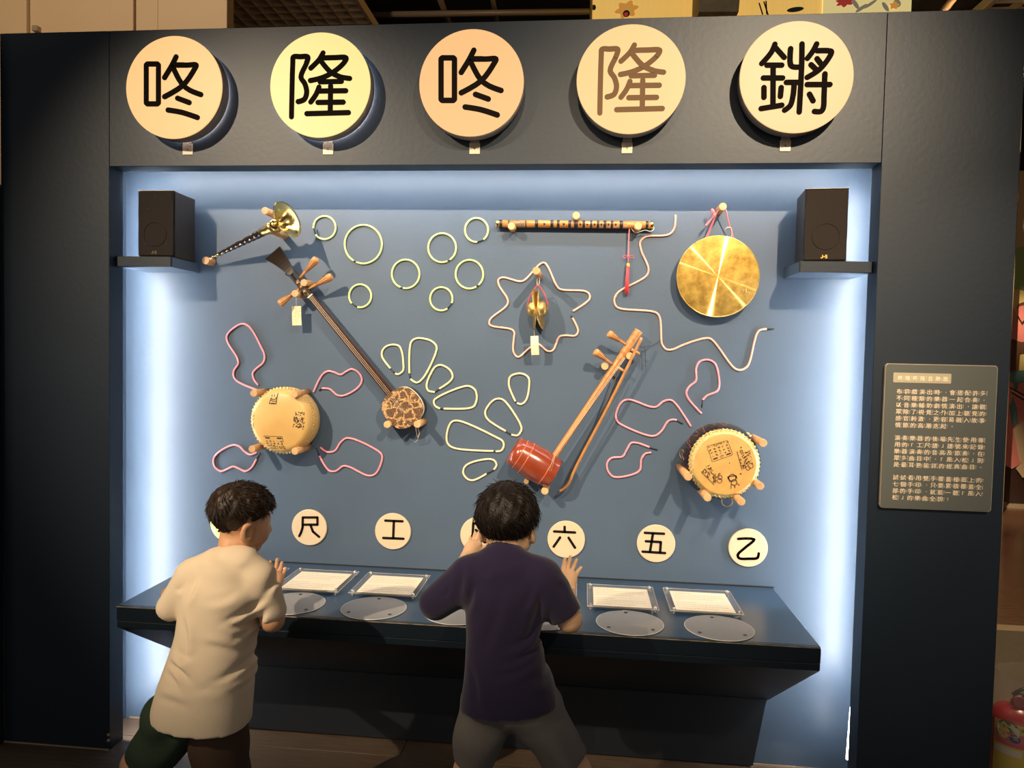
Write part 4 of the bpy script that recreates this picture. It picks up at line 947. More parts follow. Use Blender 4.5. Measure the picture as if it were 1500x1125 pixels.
# ---- fiddle with the red barrel
fd = thing('bamboo_fiddle', 'two-string fiddle with bamboo neck and glossy red wooden barrel', 'fiddle', P(780, 680, D-0.07))
M_redw = mat('red_lacquer', (0.25, 0.042, 0.015), rough=0.22, coat=0.5, noise=0.25, nscale=12)
M_redl = mat('red_lacquer_ring', (0.48, 0.13, 0.06), rough=0.3, coat=0.3)
M_bamb = mat('neck_bamboo', (0.47, 0.21, 0.060), rough=0.38, noise=0.3, nscale=10, stretch=(6, 6, 2), coat=0.2)
b0 = P(751.5, 659, D-0.075); b1 = P(812, 694.5, D-0.062); bd = nrm(b1-b0); BL = np.linalg.norm(b1-b0)
prof = [(0, 0.0475), (0.15*BL, 0.0535), (0.16*BL, 0.0535), (0.30*BL, 0.0575), (0.55*BL, 0.0600), (0.75*BL, 0.0590), (0.98*BL, 0.0540), (BL, 0.0525)]
inner = [(BL*0.35, 0.001), (BL*0.35, 0.050), (0.0, 0.0430)]
part('barrel', MB().lathe(b0, bd, inner+prof, 48, cap0=False), M_redw, fd)
for t_, r_ in ((0.16, 0.0540), (0.31, 0.0580), (0.79, 0.0586)): part('barrel_ring', MB().lathe(b0+bd*BL*t_, bd, [(0, r_-0.001), (0.001, r_+0.0007), (0.0028, r_+0.0007), (0.0038, r_-0.001)], 48), M_redl, fd)
n0 = P(936, 484.5, D-0.045); n1_ = P(800, 686, D-0.065); nd = nrm(n1_-n0); NL = np.linalg.norm(n1_-n0)
pr = []; nodes_ = [0.0, 0.03, 0.06, 0.09, 0.12, 0.155, 0.20, 0.26, 0.335]
for k in range(121):
    t = k/120; r_ = 0.0135-0.0028*min(1, t*1.6)
    if t < 0.16: r_ = 0.0150-0.006*t
    for nn in nodes_[1:]:
        r_ += 0.0016*math.exp(-((t-nn)/0.0045)**2)
    pr.append((t*NL, r_))
nk = part('neck', MB().lathe(n0, nd, pr, 20), M_bamb, fd)
key(P(919, 506, D-0.055), P(891, 488, D-0.085), 0.0125, fd)
key(P(899, 535, D-0.055), P(871, 514.5, D-0.085), 0.0125, fd)
for a, b_ in (((925, 512), (937, 518.5)), ((905, 538), (916, 545))): part('key_stem', MB().cyl(P(*a, D-0.055), P(*b_, D-0.048), 0.0050, 0.0046, n=12, bev=0.001), M_keyw, fd)
for off in (-1.2, 1.2): part('string', MB().tube([P(915+off, 524, D-0.075), P(812+off, 668, D-0.125), P(806+off, 690, D-0.12)], 0.0006, 4), M_string, fd)
part('end_button', MB().lathe(P(809, 700, D-0.07), nrm(n1_-n0), [(0, 0.005), (0.010, 0.006), (0.014, 0.004)], 12), M_keyw, fd)
bw = thing('fiddle_bow', 'thin bamboo bow with black hair leaning beside the fiddle neck', 'bow', P(822, 720, D-0.04))
stick = catmull([P(940, 494.5, D-0.075), P(915, 546, D-0.070), P(885, 606, D-0.062), P(855, 662, D-0.052), P(841, 690, D-0.048), P(833, 708, D-0.046), P(828, 714, D-0.045), P(820, 719.5, D-0.045)], 5)
part('stick', MB().tube(stick, [0.0052]*18+[0.0050]*9+[0.0048]*(len(stick)-27), 10), M_bamb, bw)
hair_ = MB()
for k in range(9):
    o_ = (k-4)*0.18
    hair_.tube([P(905+o_, 546, D-0.060), P(880+o_, 610, D-0.052), P(852+o_, 662, D-0.046), P(822.5, 716, D-0.043)], 0.0009, 4)
part('bow_hair', hair_, mat('bow_hair', (0.03, 0.018, 0.014), rough=0.5), bw, kind='stuff')
wire = MB().tube(catmull([P(938, 510, D-0.05), P(944, 508.5, D-0.03), P(955, 506, D-0.012), P(968, 498, D-0.008)], 5), 0.0009, 5)
part('tie_wire', wire, M_blk, bw)
part('tie_wire', MB().tube(catmull([P(932, 506, D-0.055), P(940, 508, D-0.04), P(944, 509, D-0.03), P(945.5, 538, D-0.028)], 5), 0.0009, 5), M_blk, bw)

# ---- drums
M_hide = mat('drum_hide', (0.66, 0.43, 0.155), rough=0.42, noise=0.35, nscale=9, col2=(0.56, 0.33, 0.10))
M_hide2 = mat('drum_hide_tan', (0.64, 0.37, 0.115), rough=0.45, noise=0.2, nscale=30)
M_hidee = mat('drum_hide_edge', (0.68, 0.52, 0.22), rough=0.5, noise=0.4, nscale=120)
M_pale = mat('pale_drum_shell', (0.62, 0.46, 0.22), rough=0.5, noise=0.3, nscale=20)
M_stamp = mat('stamp_ink', (0.035, 0.022, 0.015), rough=0.7)
M_blackl = mat('black_lacquer', (0.009, 0.006, 0.005), rough=0.22, coat=0.25)
M_dragon = mat('dragon_paint', (0.22, 0.05, 0.045), rough=0.4)
M_tack = mat('brass_tack', (0.75, 0.55, 0.22), rough=0.3, metal=1.0)
def decal(mb, pts, wpx, fun, cxy):
    """ink strokes in pixels of the photograph, laid on a drum head; fun gives the y of the hide at (x, z)"""
    for ln in pts:
        for a, b_ in zip(ln[:-1], ln[1:]):
            A_ = P(*a, cxy); B_ = P(*b_, cxy); w = wpx*0.5*mpp(A_); d = (B_-A_)[[0, 2]]; Ld = np.linalg.norm(d)
            if Ld < 1e-6: continue
            d = d/Ld; nn = np.array([-d[1], d[0]])*w; c4 = []
            for q, s in ((A_, -1), (B_, -1), (B_, 1), (A_, 1)):
                x, z = q[0]+nn[0]*s, q[2]+nn[1]*s; c4.append((x, fun(x, z)-0.0013, z))
            mb.add(c4, [(0, 1, 2, 3)])
    return mb
rs = random.Random(11)
# pale drum
C1 = P(409.5, 617, D-0.105); R1 = 46.5*mpp(C1)
dr = thing('pale_drum', 'pale hide drum with domed stamped head and tacked rim', 'drum', C1)
dome = 0.020; RF = R1*0.90
def f1(x, z):
    q = math.sqrt((x-C1[0])**2+(z-C1[2])**2)/RF
    if q <= 1: return C1[1]+0.010-dome*math.sqrt(max(0.0, 1-q*q*0.75))
    return C1[1]+0.010-dome*0.5+(q-1)*RF*2.2
part('shell', MB().lathe((C1[0], D-0.002, C1[2]), (0, -1, 0), [(0, R1*0.97), (0.02, R1*1.04), (0.040, R1*1.065), (0.055, R1*1.055)], 56, cap1=False), M_pale, dr)
prof = [(D-0.002-f1(C1[0]+RF*k/12, C1[2]), RF*k/12 if k else 0.0004) for k in range(13)]
hd = part('head', MB().lathe((C1[0], D-0.002, C1[2]), (0, -1, 0), [(0.048, R1*1.064), (0.062, R1*1.058), (0.080, R1*1.02), (0.093, R1*0.965)]+prof[::-1], 64, cap0=False, cap1=False), M_hide, dr)
tk = MB().sphere((0, 0, 0), 0.0034, 8, 6).mesh('tack', M_tack, (0, 0, 0))
for rowk, (yy, rr) in enumerate(((0.078, 1.030), (0.068, 1.052))):
    for k in range(58):
        a = 2*math.pi*(k+0.5*rowk)/58
        o = bpy.data.objects.new('tack', tk); COL.objects.link(o); o.parent = dr
        o.location = (R1*rr*math.cos(a), D-0.002-yy-C1[1], R1*rr*math.sin(a))
mb = MB()
def zz_(pts, sc, ox, oy): return [[(ox+x/sc, oy+y/sc) for x, y in ln] for ln in pts]
S1 = zz_([[(520,290),(545,212),(560,235),(600,232),(625,200),(615,295),(520,290)], [(540,240),(570,260),(610,255)], [(545,285),(600,285)], [(625,205),(635,150)], [(550,170),(555,195)], [(585,165),(590,195)]], 9.375, 340, 560)
decal(mb, S1, 1.2, f1, C1[1])
box1 = [(445, 735), (700, 745), (730, 920), (490, 915)]
def bil(q, u, v): return tuple((1-u)*(1-v)*q[0][i]+u*(1-v)*q[1][i]+u*v*q[2][i]+(1-u)*v*q[3][i] for i in (0, 1))
ls = [[bil(box1, u, v) for u, v in ((0, 0), (1, 0), (1, 1), (0, 1), (0, 0))]]
decal(mb, zz_(ls, 9.375, 340, 560), 0.8, f1, C1[1])
decal(mb, zz_([[bil(box1, 0.05, 0.13), bil(box1, 0.32, 0.13)], [bil(box1, 0.70, 0.13), bil(box1, 0.95, 0.13)]], 9.375, 340, 560), 2.2, f1, C1[1])
ls = []
for r_ in range(4):
    for k in range(5 if r_ < 2 else 9):
        u = (k+0.5)/(5 if r_ < 2 else 9); v = 0.38+0.18*r_
        for q in range(3 if r_ < 2 else 2):
            a = bil(box1, u+rs.uniform(-0.05, 0.05), v+rs.uniform(-0.07, 0.07)); b_ = bil(box1, u+rs.uniform(-0.05, 0.05), v+rs.uniform(-0.07, 0.07)); ls.append([a, b_])
decal(mb, zz_(ls, 9.375, 340, 560), 1.0, f1, C1[1])
def stamp(quad, n, sc, ox, oy, w, fun, cy_):
    ls = []
    for k in range(n):
        u, v = rs.random(), rs.random(); a = bil(quad, u, v); an = rs.choice((0.6, 0.6, -0.9, 1.5)); l = rs.uniform(8, 26)
        ls.append([a, (a[0]+l*math.cos(an), a[1]-l*math.sin(an))])
    decal(mb, zz_(ls, sc, ox, oy), w, fun, cy_)
stamp([(860, 400), (985, 420), (985, 640), (845, 620)], 80, 9.375, 340, 560, 1.1, f1, C1[1])
stamp([(235, 420), (300, 430), (300, 640), (240, 640)], 34, 9.375, 340, 560, 0.8, f1, C1[1])
part('stamped_print', mb, M_stamp, hd, kind='stuff')
# black drum
C2 = P(1062, 680, D-0.150); R2 = 46.0*mpp(C2)
d2 = thing('black_drum', 'black lacquered barrel drum with painted flank, tan head and ring handles', 'drum', C2)
part('shell', MB().lathe((C2[0], D-0.002, C2[2]), (0, -1, 0), [(0, R2*1.02), (0.02, R2*1.13), (0.05, R2*1.235), (0.075, R2*1.255), (0.10, R2*1.22), (0.125, R2*1.12), (0.142, R2*1.02)], 64, cap1=False), M_blackl, d2)
prof = [(0.128, R2*1.108), (0.138, R2*1.058), (0.146, R2*1.0), (0.149, R2*0.965)]
part('hide_edge', MB().lathe((C2[0], D-0.002, C2[2]), (0, -1, 0), prof, 64, cap0=False, cap1=False), M_hidee, d2)
fy = D-0.002-0.149
hd2 = part('head', MB().lathe((C2[0], D-0.002, C2[2]), (0, -1, 0), [(0.149, R2*0.966), (0.1500, R2*0.90), (0.1512, R2*0.5), (0.1515, 0.0004)], 64, cap0=False, cap1=False), M_hide2, d2)
tk2 = MB().sphere((0, 0, 0), 0.0034, 8, 6).mesh('tack', M_tack, (0, 0, 0))
for rowk, (yy, rr) in enumerate(((0.137, 1.066), (0.130, 1.100))):
    for k in range(52):
        a = 2*math.pi*(k+0.5*rowk)/52
        o = bpy.data.objects.new('tack', tk2); COL.objects.link(o); o.parent = d2; o.location = (R2*rr*math.cos(a), D-0.002-yy-C2[1], R2*rr*math.sin(a))
def f2(x, z): return D-0.002-0.1522
mb = MB()
sc2 = 8.033
bx2 = [(445, 350), (690, 280), (750, 450), (510, 535)]
decal(mb, zz_([[bil(bx2, u, v) for u, v in ((0.03, 0), (0.97, 0), (1, 0.04), (1, 0.95), (0.96, 1), (0.05, 1), (0, 0.94), (0, 0.05), (0.03, 0))]], sc2, 980, 610), 0.5, f2, f2(0, 0))
decal(mb, zz_([[bil(bx2, 0.08, 0.86), bil(bx2, 0.30, 0.86)], [bil(bx2, 0.72, 0.86), bil(bx2, 0.94, 0.86)]], sc2, 980, 610), 2.0, f2, f2(0, 0))
decal(mb, zz_([[bil(bx2, 0.40, 0.86), bil(bx2, 0.50, 0.78), bil(bx2, 0.60, 0.86), bil(bx2, 0.50, 0.93), bil(bx2, 0.40, 0.86)]], sc2, 980, 610), 0.5, f2, f2(0, 0))
ls = []
for r_ in range(4):
    for k in range(8 if r_ == 0 else 5):
        u = (k+0.5)/(8 if r_ == 0 else 5); v = 0.08+0.20*r_
        for q in range(2 if r_ == 0 else 4):
            ls.append([bil(bx2, u+rs.uniform(-0.06, 0.06), v+rs.uniform(-0.07, 0.07)), bil(bx2, u+rs.uniform(-0.06, 0.06), v+rs.uniform(-0.07, 0.07))])
decal(mb, zz_(ls, sc2, 980, 610), 0.6, f2, f2(0, 0))
stamp([(810, 410), (950, 405), (985, 560), (860, 630)], 70, sc2, 980, 610, 0.7, f2, f2(0, 0))
stamp([(385, 645), (455, 575), (615, 690), (530, 790)], 75, sc2, 980, 610, 0.7, f2, f2(0, 0))
decal(mb, zz_([[(375, 645), (530, 805)], [(525, 670), (530, 780)], [(545, 670), (548, 780)], [(800, 410), (860, 630)], [(905, 510), (870, 600)]], sc2, 980, 610), 0.8, f2, f2(0, 0))
circ = lambda cx, cy, r: [(cx+r*math.cos(a), cy+r*math.sin(a)) for a in np.linspace(0, 2*math.pi, 11)]
decal(mb, zz_([circ(600, 715, 26), circ(595, 755, 28), circ(960, 580, 30), circ(930, 605, 26), circ(850, 410, 16)], sc2, 980, 610), 0.7, f2, f2(0, 0))
decal(mb, zz_([circ(745, 720, 42), circ(765, 775, 34), [(695, 705), (700, 740), (720, 770)], [(690, 705), (790, 695), (800, 735)], [(730, 800), (728, 850)], [(805, 790), (830, 810)], [(775, 810), (775, 840)]], sc2, 980, 610), 1.0, f2, f2(0, 0))
decal(mb, zz_([[(693, 708), (700, 735)], [(785, 700), (793, 722)], [(840, 362), (855, 366)], [(838, 668), (850, 680)], [(708, 545), (716, 548)]], sc2, 980, 610), 1.8, f2, f2(0, 0))
part('stamped_print', mb, M_stamp, hd2, kind='stuff')
# painted dragon bands on the flank
for (a0, a1, t0, t1) in ((100, 112, 0.05, 0.10), (80, 96, 0.06, 0.11), (118, 128, 0.06, 0.12), (133, 150, 0.06, 0.11), (150, 166, 0.05, 0.12), (168, 188, 0.06, 0.10), (188, 205, 0.05, 0.11)):
    pts = []
    for k in range(9):
        u = k/8; a = math.radians(a0+(a1-a0)*u); yy = t0+(t1-t0)*(0.5+0.5*math.sin(u*6+a0))
        rr = R2*np.interp(yy, [0, 0.02, 0.05, 0.075, 0.10, 0.125, 0.142], [1.02, 1.13, 1.235, 1.255, 1.22, 1.12, 1.02])+0.0003
        pts.append((C2[0]+rr*math.cos(a), D-0.002-yy, C2[2]+rr*math.sin(a)))
    part('painted_scroll', MB().tube(pts, 0.0017, 6, squash=0.4), M_dragon, d2)
def ring_handle(c, r, nrmv, nm='ring_handle'):
    u, w, _ = frame(nrmv); pts = [c+r*(math.cos(a)*u+math.sin(a)*w) for a in np.linspace(0, 2*math.pi, 28, endpoint=False)]
    h = part(nm, MB().tube(pts, 0.0016, 6, closed=True), M_tack, d2)
    return h
rc = P(1065, 734.5, D-0.075); ring_handle(rc, 7.6*mpp(rc), (0.05, 1, 0.1))
part('ring_mount', MB().sphere(P(1065.5, 726.5, D-0.075), (0.004, 0.006, 0.005), 8, 6), M_tack, d2)
rc = P(999, 665, D-0.075); ring_handle(rc, 6.5*mpp(rc), (1, 0.45, 0.1))
part('ring_mount', MB().sphere(P(1003, 659, D-0.075), (0.005, 0.007, 0.005), 8, 6), M_tack, d2)
part('ring_mount', MB().sphere(P(1094, 636, D-0.090), (0.010, 0.008, 0.007), 8, 6), M_tack, d2)
part('ring_mount', MB().sphere(P(1098, 638.5, D-0.090), (0.007, 0.008, 0.006), 8, 6), M_tack, d2)

# ================================================================ beyond the portal: lit fabric box, mural, fire extinguisher
M_fab = mat('lit_fabric', (0.80, 0.62, 0.28), rough=0.8, emit=(1.0, 0.58, 0.13), estr=0.62, noise=0.25, nscale=6, stretch=(12, 1, 0.6))
M_fab2 = mat('lit_fabric_pale', (0.85, 0.72, 0.40), rough=0.8, emit=(1.0, 0.80, 0.32), estr=0.55, noise=0.2, nscale=5)
YB = 1.30
bz0 = P(1100, 45, YB)[2]; bx0 = P(866, 10, YB)[0]; bx1 = P(1335, 10, YB)[0]
bn = thing('fabric_light_box', 'glowing yellow fabric light box printed with flowers above the portal', 'light box', ((bx0+bx1)/2, YB, bz0))
xs_ = P(1078, 10, YB)[0]; xm = P(1205, 10, YB)[0]
part('front_cloth', MB().box(bx0, xs_, YB, YB+0.02, bz0, bz0+1.3), M_fab, bn)
part('front_cloth', MB().box(xs_+0.003, xm, YB+0.01, YB+0.03, bz0, bz0+1.3), M_fab, bn)
part('front_cloth', MB().box(xm+0.003, bx1, YB, YB+0.02, bz0, bz0+1.3), M_fab2, bn)
part('side_cloth', MB().box(bx0, bx0+0.02, YB+0.02, YB+0.9, bz0, bz0+1.3), M_fab, bn)
part('side_cloth', MB().box(bx1-0.02, bx1, YB+0.02, YB+0.9, bz0, bz0+1.3), M_fab2, bn)
part('corner_trim', MB().cyl((bx0, YB-0.004, bz0), (bx0, YB-0.004, bz0+1.3), 0.007, n=10), M_gold, bn)
def blob(px, py, rx, rz, rot, material, Y, nm, lobes=0):
    c = P(px, py, Y); m_ = mpp(c); poly = []
    for k in range(28):
        a = 2*math.pi*k/28; q = 1+(0.22*math.cos(lobes*a) if lobes else 0); x, z = rx*m_*q*math.cos(a), rz*m_*q*math.sin(a)
        poly.append((c[0]+x*math.cos(rot)-z*math.sin(rot), c[2]+x*math.sin(rot)+z*math.cos(rot)))
    part(nm, MB().prism(poly, Y-0.001, Y), material, bn)
M_pd = mat('print_dark', (0.06, 0.08, 0.075), rough=0.8); M_pr = mat('print_red', (0.62, 0.07, 0.06), rough=0.8, emit=(0.8, 0.08, 0.06), estr=0.25)
M_pg = mat('print_grey', (0.42, 0.38, 0.30), rough=0.8, emit=(0.6, 0.5, 0.35), estr=0.2); M_po = mat('print_orange', (0.75, 0.38, 0.08), rough=0.8, emit=(1, 0.45, 0.08), estr=0.4)
blob(918, 14, 15, 11, 0.2, M_po, YB-0.001, 'print_flower', 6); blob(917.5, 20, 5, 5, 0, M_pd, YB-0.0025, 'print_dot'); blob(917, 21, 3, 3, 0, M_pr, YB-0.004, 'print_dot')
blob(870, 11, 3, 4, 0, M_pd, YB-0.001, 'print_dot'); blob(1165, 14, 12, 3.5, 0.12, M_pd, YB+0.009, 'print_leaf')
blob(1238, 2, 12, 7, 0.2, M_pr, YB-0.001, 'print_flower', 7)
for (a, b_, c_, d_) in ((1262, 12, 10, 2.6), (1275, 6, 11, 2.2), (1297, 10, 3, 8), (1314, 5, 5, 6), (1253, 6, 3, 9)): blob(a, b_, c_, d_, 0.6, M_pg, YB-0.001, 'print_leaf')
blob(1310, 8, 6, 5, 0.2, M_po, YB-0.003, 'print_flower', 5)
for (x0, y0, x1, y1) in ((1112, 5, 1117, 21), (1119, 3, 1125, 22), (1122, 2, 1123, 20)):
    mb = MB(); a = P(x0, y0, YB+0.009)[[0, 2]]; b_ = P(x1, y1, YB+0.009)[[0, 2]]; mb.capsule2(a, b_, 0.003, YB+0.007, YB+0.0085); part('print_stroke', mb, M_pd, bn)
YC = 0.95
cb0, cb1 = P(1024, 10, YC), P(1093, 10, YC)
single('ceiling_timber_box', MB().add([(P(1024, 18, YC)[0], YC, P(1024, 17.5, YC)[2]), (P(1082, 18, YC)[0], YC, P(1082, 17, YC)[2]), (P(1096, -8, YC)[0], YC, P(1096, -8, YC)[2]+0.6), (P(1024, -8, YC)[0], YC, P(1024, -8, YC)[2]+0.6),
    (P(1024, 18, YC)[0], YC+0.22, P(1024, 17.5, YC)[2]), (P(1082, 18, YC)[0], YC+0.22, P(1082, 17, YC)[2]), (P(1096, -8, YC)[0], YC+0.22, P(1096, -8, YC)[2]+0.6), (P(1024, -8, YC)[0], YC+0.22, P(1024, -8, YC)[2]+0.6)],
    [(0,1,2,3),(7,6,5,4),(0,4,5,1),(1,5,6,2),(2,6,7,3),(3,7,4,0)]), mat('weathered_timber', (0.62, 0.46, 0.25), rough=0.7, noise=0.35, nscale=14), 'weathered grey-brown boxed timber hanging in front of the fabric light box', 'timber box')

# mural wall far off to the right
YM = 5.35
mx0 = P(1440, 500, YM)[0]; mzb = 0.0; mzt = P(1497, 250, YM)[2]
mu_w = struct('wall_far', MB().box(mx0-0.6, mx0+1.8, YM+0.022, YM+0.08, 0, 4.25), M_dark)
mural = thing('mural_panel', 'colourful printed mural panel of seated musicians on the far wall', 'mural', (mx0+1, YM, 0))
def mcol(n, c): return mat('mural_'+n, c, rough=0.6)
mc = {k: mcol(k, c) for k, c in dict(sand=(0.74, 0.50, 0.27), green=(0.36, 0.47, 0.16), yellow=(0.88, 0.64, 0.22), red=(0.66, 0.13, 0.11), coral=(0.80, 0.24, 0.19), brown=(0.13, 0.055, 0.022), teal=(0.13, 0.24, 0.21), dark=(0.045, 0.018, 0.010), cream=(0.72, 0.50, 0.28)).items()}
part('backboard', MB().box(mx0-0.5, mx0+1.7, YM, YM+0.02, 0.0, mzt), mc['sand'], mural)
lay = [0]
def mshape(pts, c, nm):
    lay[0] += 1; Y = YM-0.002*lay[0]
    part(nm, MB().prism([tuple(P(x, y, Y)[[0, 2]]) for x, y in pts], Y-0.0015, Y), mc[c], mural)
mshape([(1440, 360), (1487, 364), (1500, 361), (1540, 352), (1560, 352), (1560, 640), (1440, 640)], 'green', 'hill')
mshape([(1440, 420), (1485, 423), (1500, 426), (1540, 425), (1560, 424), (1560, 640), (1440, 640)], 'yellow', 'field')
mshape([(1440, 545), (1560, 540), (1560, 720), (1440, 720)], 'teal', 'ground_shape')
mshape([(1440, 680), (1472, 683), (1500, 690), (1560, 700), (1560, 760), (1440, 726)], 'dark', 'ground_shape')
mshape([(1478, 455), (1484, 449), (1487, 455), (1489, 462), (1494, 474), (1503, 468), (1520, 475), (1522, 502), (1495, 502), (1480, 495)], 'coral', 'figure_coat')
mshape([(1489.5, 452), (1492, 446), (1499, 443), (1508, 446), (1510, 460), (1503, 466), (1497, 474), (1491, 464)], 'coral', 'figure_face')
mshape([(1489, 452), (1492, 445), (1499, 442.5), (1512, 444), (1514, 456), (1507, 449), (1499, 447), (1493, 449)], 'brown', 'figure_hair')
mshape([(1490.5, 464), (1491.5, 462), (1497, 472), (1504, 465), (1505, 467), (1497, 476)], 'dark', 'figure_collar')
mshape([(1470, 497), (1485, 497), (1495, 501), (1525, 500), (1525, 520), (1505, 516), (1494, 518), (1492, 542), (1480, 545), (1470, 540)], 'brown', 'figure_trousers')
mshape([(1474, 562), (1480, 559), (1484, 562), (1486, 576), (1490, 570), (1492, 562), (1500, 560), (1512, 566), (1520, 600), (1515, 660), (1494, 680), (1482, 687), (1472, 680)], 'coral', 'figure_coat')
mshape([(1478, 596), (1484, 580), (1489, 597), (1492, 619), (1484, 628)], 'teal', 'figure_sash')
mshape([(1484, 630), (1500, 615), (1520, 605), (1540, 640), (1520, 670), (1494, 678)], 'cream', 'figure_robe')
for (a, b_) in (((1480, 568), (1502, 580)), ((1481, 571), (1501, 584)), ((1482, 575), (1500, 586))):
    lay[0] += 1; Y = YM-0.002*lay[0]; part('pipe_stripe', MB().capsule2(P(*a, Y)[[0, 2]], P(*b_, Y)[[0, 2]], 0.006, Y-0.0015, Y), mc['dark'] if a[1] != 571 else mc['cream'], mural)
mshape([(1488, 686), (1503, 672), (1520, 690), (1498, 700)], 'cream', 'figure_robe')
struct('baseboard_far', MB().box(mx0-0.6, mx0+1.8, YM-0.16, YM-0.155+0.15, 0, 0.02), M_thresh)
# tan post above the mural edge
single('display_post', MB().box(P(1493, 100, 4.9)[0], P(1498, 100, 4.9)[0]+0.02, 4.9, 4.95, 0.0, 4.2, 0.004), M_tan, 'slim tan post standing at the edge of the mural', 'post')

# fire extinguisher
EY = 0.20
ec = P(1491, 1060, EY); ex, er = ec[0], 0.083
M_exr = mat('extinguisher_red', (0.33, 0.020, 0.024), rough=0.25, coat=0.4)
M_exb = mat('extinguisher_black', (0.015, 0.013, 0.012), rough=0.4)
exz = P(1491, 1031, EY)[2]
fe = thing('fire_extinguisher', 'red fire extinguisher in a clear plastic bag behind the end of the portal', 'extinguisher', (ex, EY, 0))
part('cylinder', MB().lathe((ex, EY, 0.0012), (0, 0, 1), [(0, er*0.92), (0.008, er), (exz-0.055, er), (exz-0.030, er*0.90), (exz-0.010, er*0.62), (exz-0.002, er*0.34), (exz, er*0.30)], 40), M_exr, fe)
hd_ = part('valve', MB().lathe((ex, EY, exz), (0, 0, 1), [(0, 0.020), (0.006, 0.024), (0.010, 0.018), (0.030, 0.016), (0.034, 0.012)], 20), M_exb, fe)
part('gauge', MB().lathe((ex-0.012, EY-0.018, exz+0.016), (-0.25, -1, 0.1), [(0, 0.020), (0.010, 0.020), (0.012, 0.017)], 24), mat('gauge_red', (0.25, 0.04, 0.035), rough=0.4), hd_)
part('lever', MB().tube(catmull([(ex-0.02, EY, exz+0.030), (ex+0.01, EY, exz+0.050), (ex+0.06, EY-0.005, exz+0.050), (ex+0.12, EY-0.01, exz+0.038)], 5), 0.0065, 8, squash=0.7), M_exb, hd_)
part('carry_handle', MB().tube(catmull([(ex-0.01, EY, exz+0.026), (ex+0.03, EY, exz+0.018), (ex+0.07, EY-0.005, exz+0.006), (ex+0.12, EY-0.01, exz-0.008)], 5), 0.0065, 8, squash=0.7), M_exb, hd_)
part('hose', MB().tube(catmull([(ex+0.018, EY, exz+0.012), (ex+0.07, EY+0.01, exz+0.02), (ex+0.10, EY+0.01, exz-0.05), (ex+0.095, EY, exz-0.15), (ex+0.09, EY, 0.05)], 6), 0.007, 8), M_exb, fe)
def curved(a0, a1, z0, z1, r, material, nm, parent, n=10):
    vs = []
    for k in range(n+1):
        a = math.radians(a0+(a1-a0)*k/n); vs += [(ex+r*math.cos(a), EY+r*math.sin(a), z0), (ex+r*math.cos(a), EY+r*math.sin(a), z1)]
    return part(nm, MB().add(vs, [(2*k, 2*k+2, 2*k+3, 2*k+1) for k in range(n)], True), material, parent)
M_yl = mat('label_yellow', (0.72, 0.52, 0.11), rough=0.5); M_bl = mat('label_blue', (0.03, 0.07, 0.20), rough=0.5); M_pkl = mat('label_pink', (0.66, 0.14, 0.16), rough=0.5); M_wl = mat('label_white', (0.72, 0.62, 0.48), rough=0.6); M_gl = mat('label_green', (0.05, 0.19, 0.07), rough=0.5)
lz1 = P(1470, 1064, EY-er)[2]
lb = curved(192, 262, 0.035, lz1, er+0.0006, M_yl, 'label', fe)
curved(196, 254, lz1-0.075, lz1-0.030, er+0.0011, M_pkl, 'label_panel', lb); curved(255, 260, lz1-0.12, lz1-0.028, er+0.0011, M_bl, 'label_panel', lb)
curved(196, 250, lz1-0.105, lz1-0.082, er+0.0011, M_wl, 'label_panel', lb)
curved(266, 320, 0.03, lz1-0.005, er+0.0006, M_wl, 'label', fe)
def onlabel(u_deg, z, mb, poly, r):
    for ring in [poly]:
        mb.add([(ex+r*math.cos(math.radians(u_deg)+x/er), EY+r*math.sin(math.radians(u_deg)+x/er), z+y) for x, y in ring], [tuple(range(len(ring)))])
for (ud, cz, c_, m__) in ((236, lz1-0.047, 0.0155, M_bl), (213, lz1-0.042, 0.0145, M_yl)):
    mb = MB(); onlabel(ud, cz, mb, [(c_*math.cos(a), c_*0.85*math.sin(a)) for a in np.linspace(0, 2*math.pi, 20, endpoint=False)], er+0.0016); part('label_disc', mb, m__, lb)
def label_text(s, ud, z, size, material, r, step):
    mb = MB()
    for k, ch in enumerate(s):
        a, fs, ext = glyph_mesh(ch); off = (k-(len(s)-1)/2)*step
        mb.add([(ex+r*math.cos(math.radians(ud)+(off+p[0]*size)/er), EY+r*math.sin(math.radians(ud)+(off+p[0]*size)/er), z+p[1]*size) for p in a], fs)
    part('lettering', mb, material, lb)
label_text('C', 236, lz1-0.043, 0.014, M_wl, er+0.0020, 0.01)
label_text('乾粉滅火器', 233, lz1-0.014, 0.0125, M_exb, er+0.0013, 0.0128)
mb = MB()
oz = exz-0.052
for k, (rx, rz, m__) in enumerate(((0.034, 0.030, M_gl), (0.033, 0.016, M_wl))):
    mb = MB(); vs = []
    for j in range(28):
        a = 2*math.pi*j/28; vs.append((rx*math.cos(a), rz*math.sin(a) if k == 0 else max(-rz, min(rz, 0.03*math.sin(a)))))
    onlabel(222, oz-0.012, mb, vs, er+0.0016+0.0005*k); part('round_sticker', mb, m__, fe)
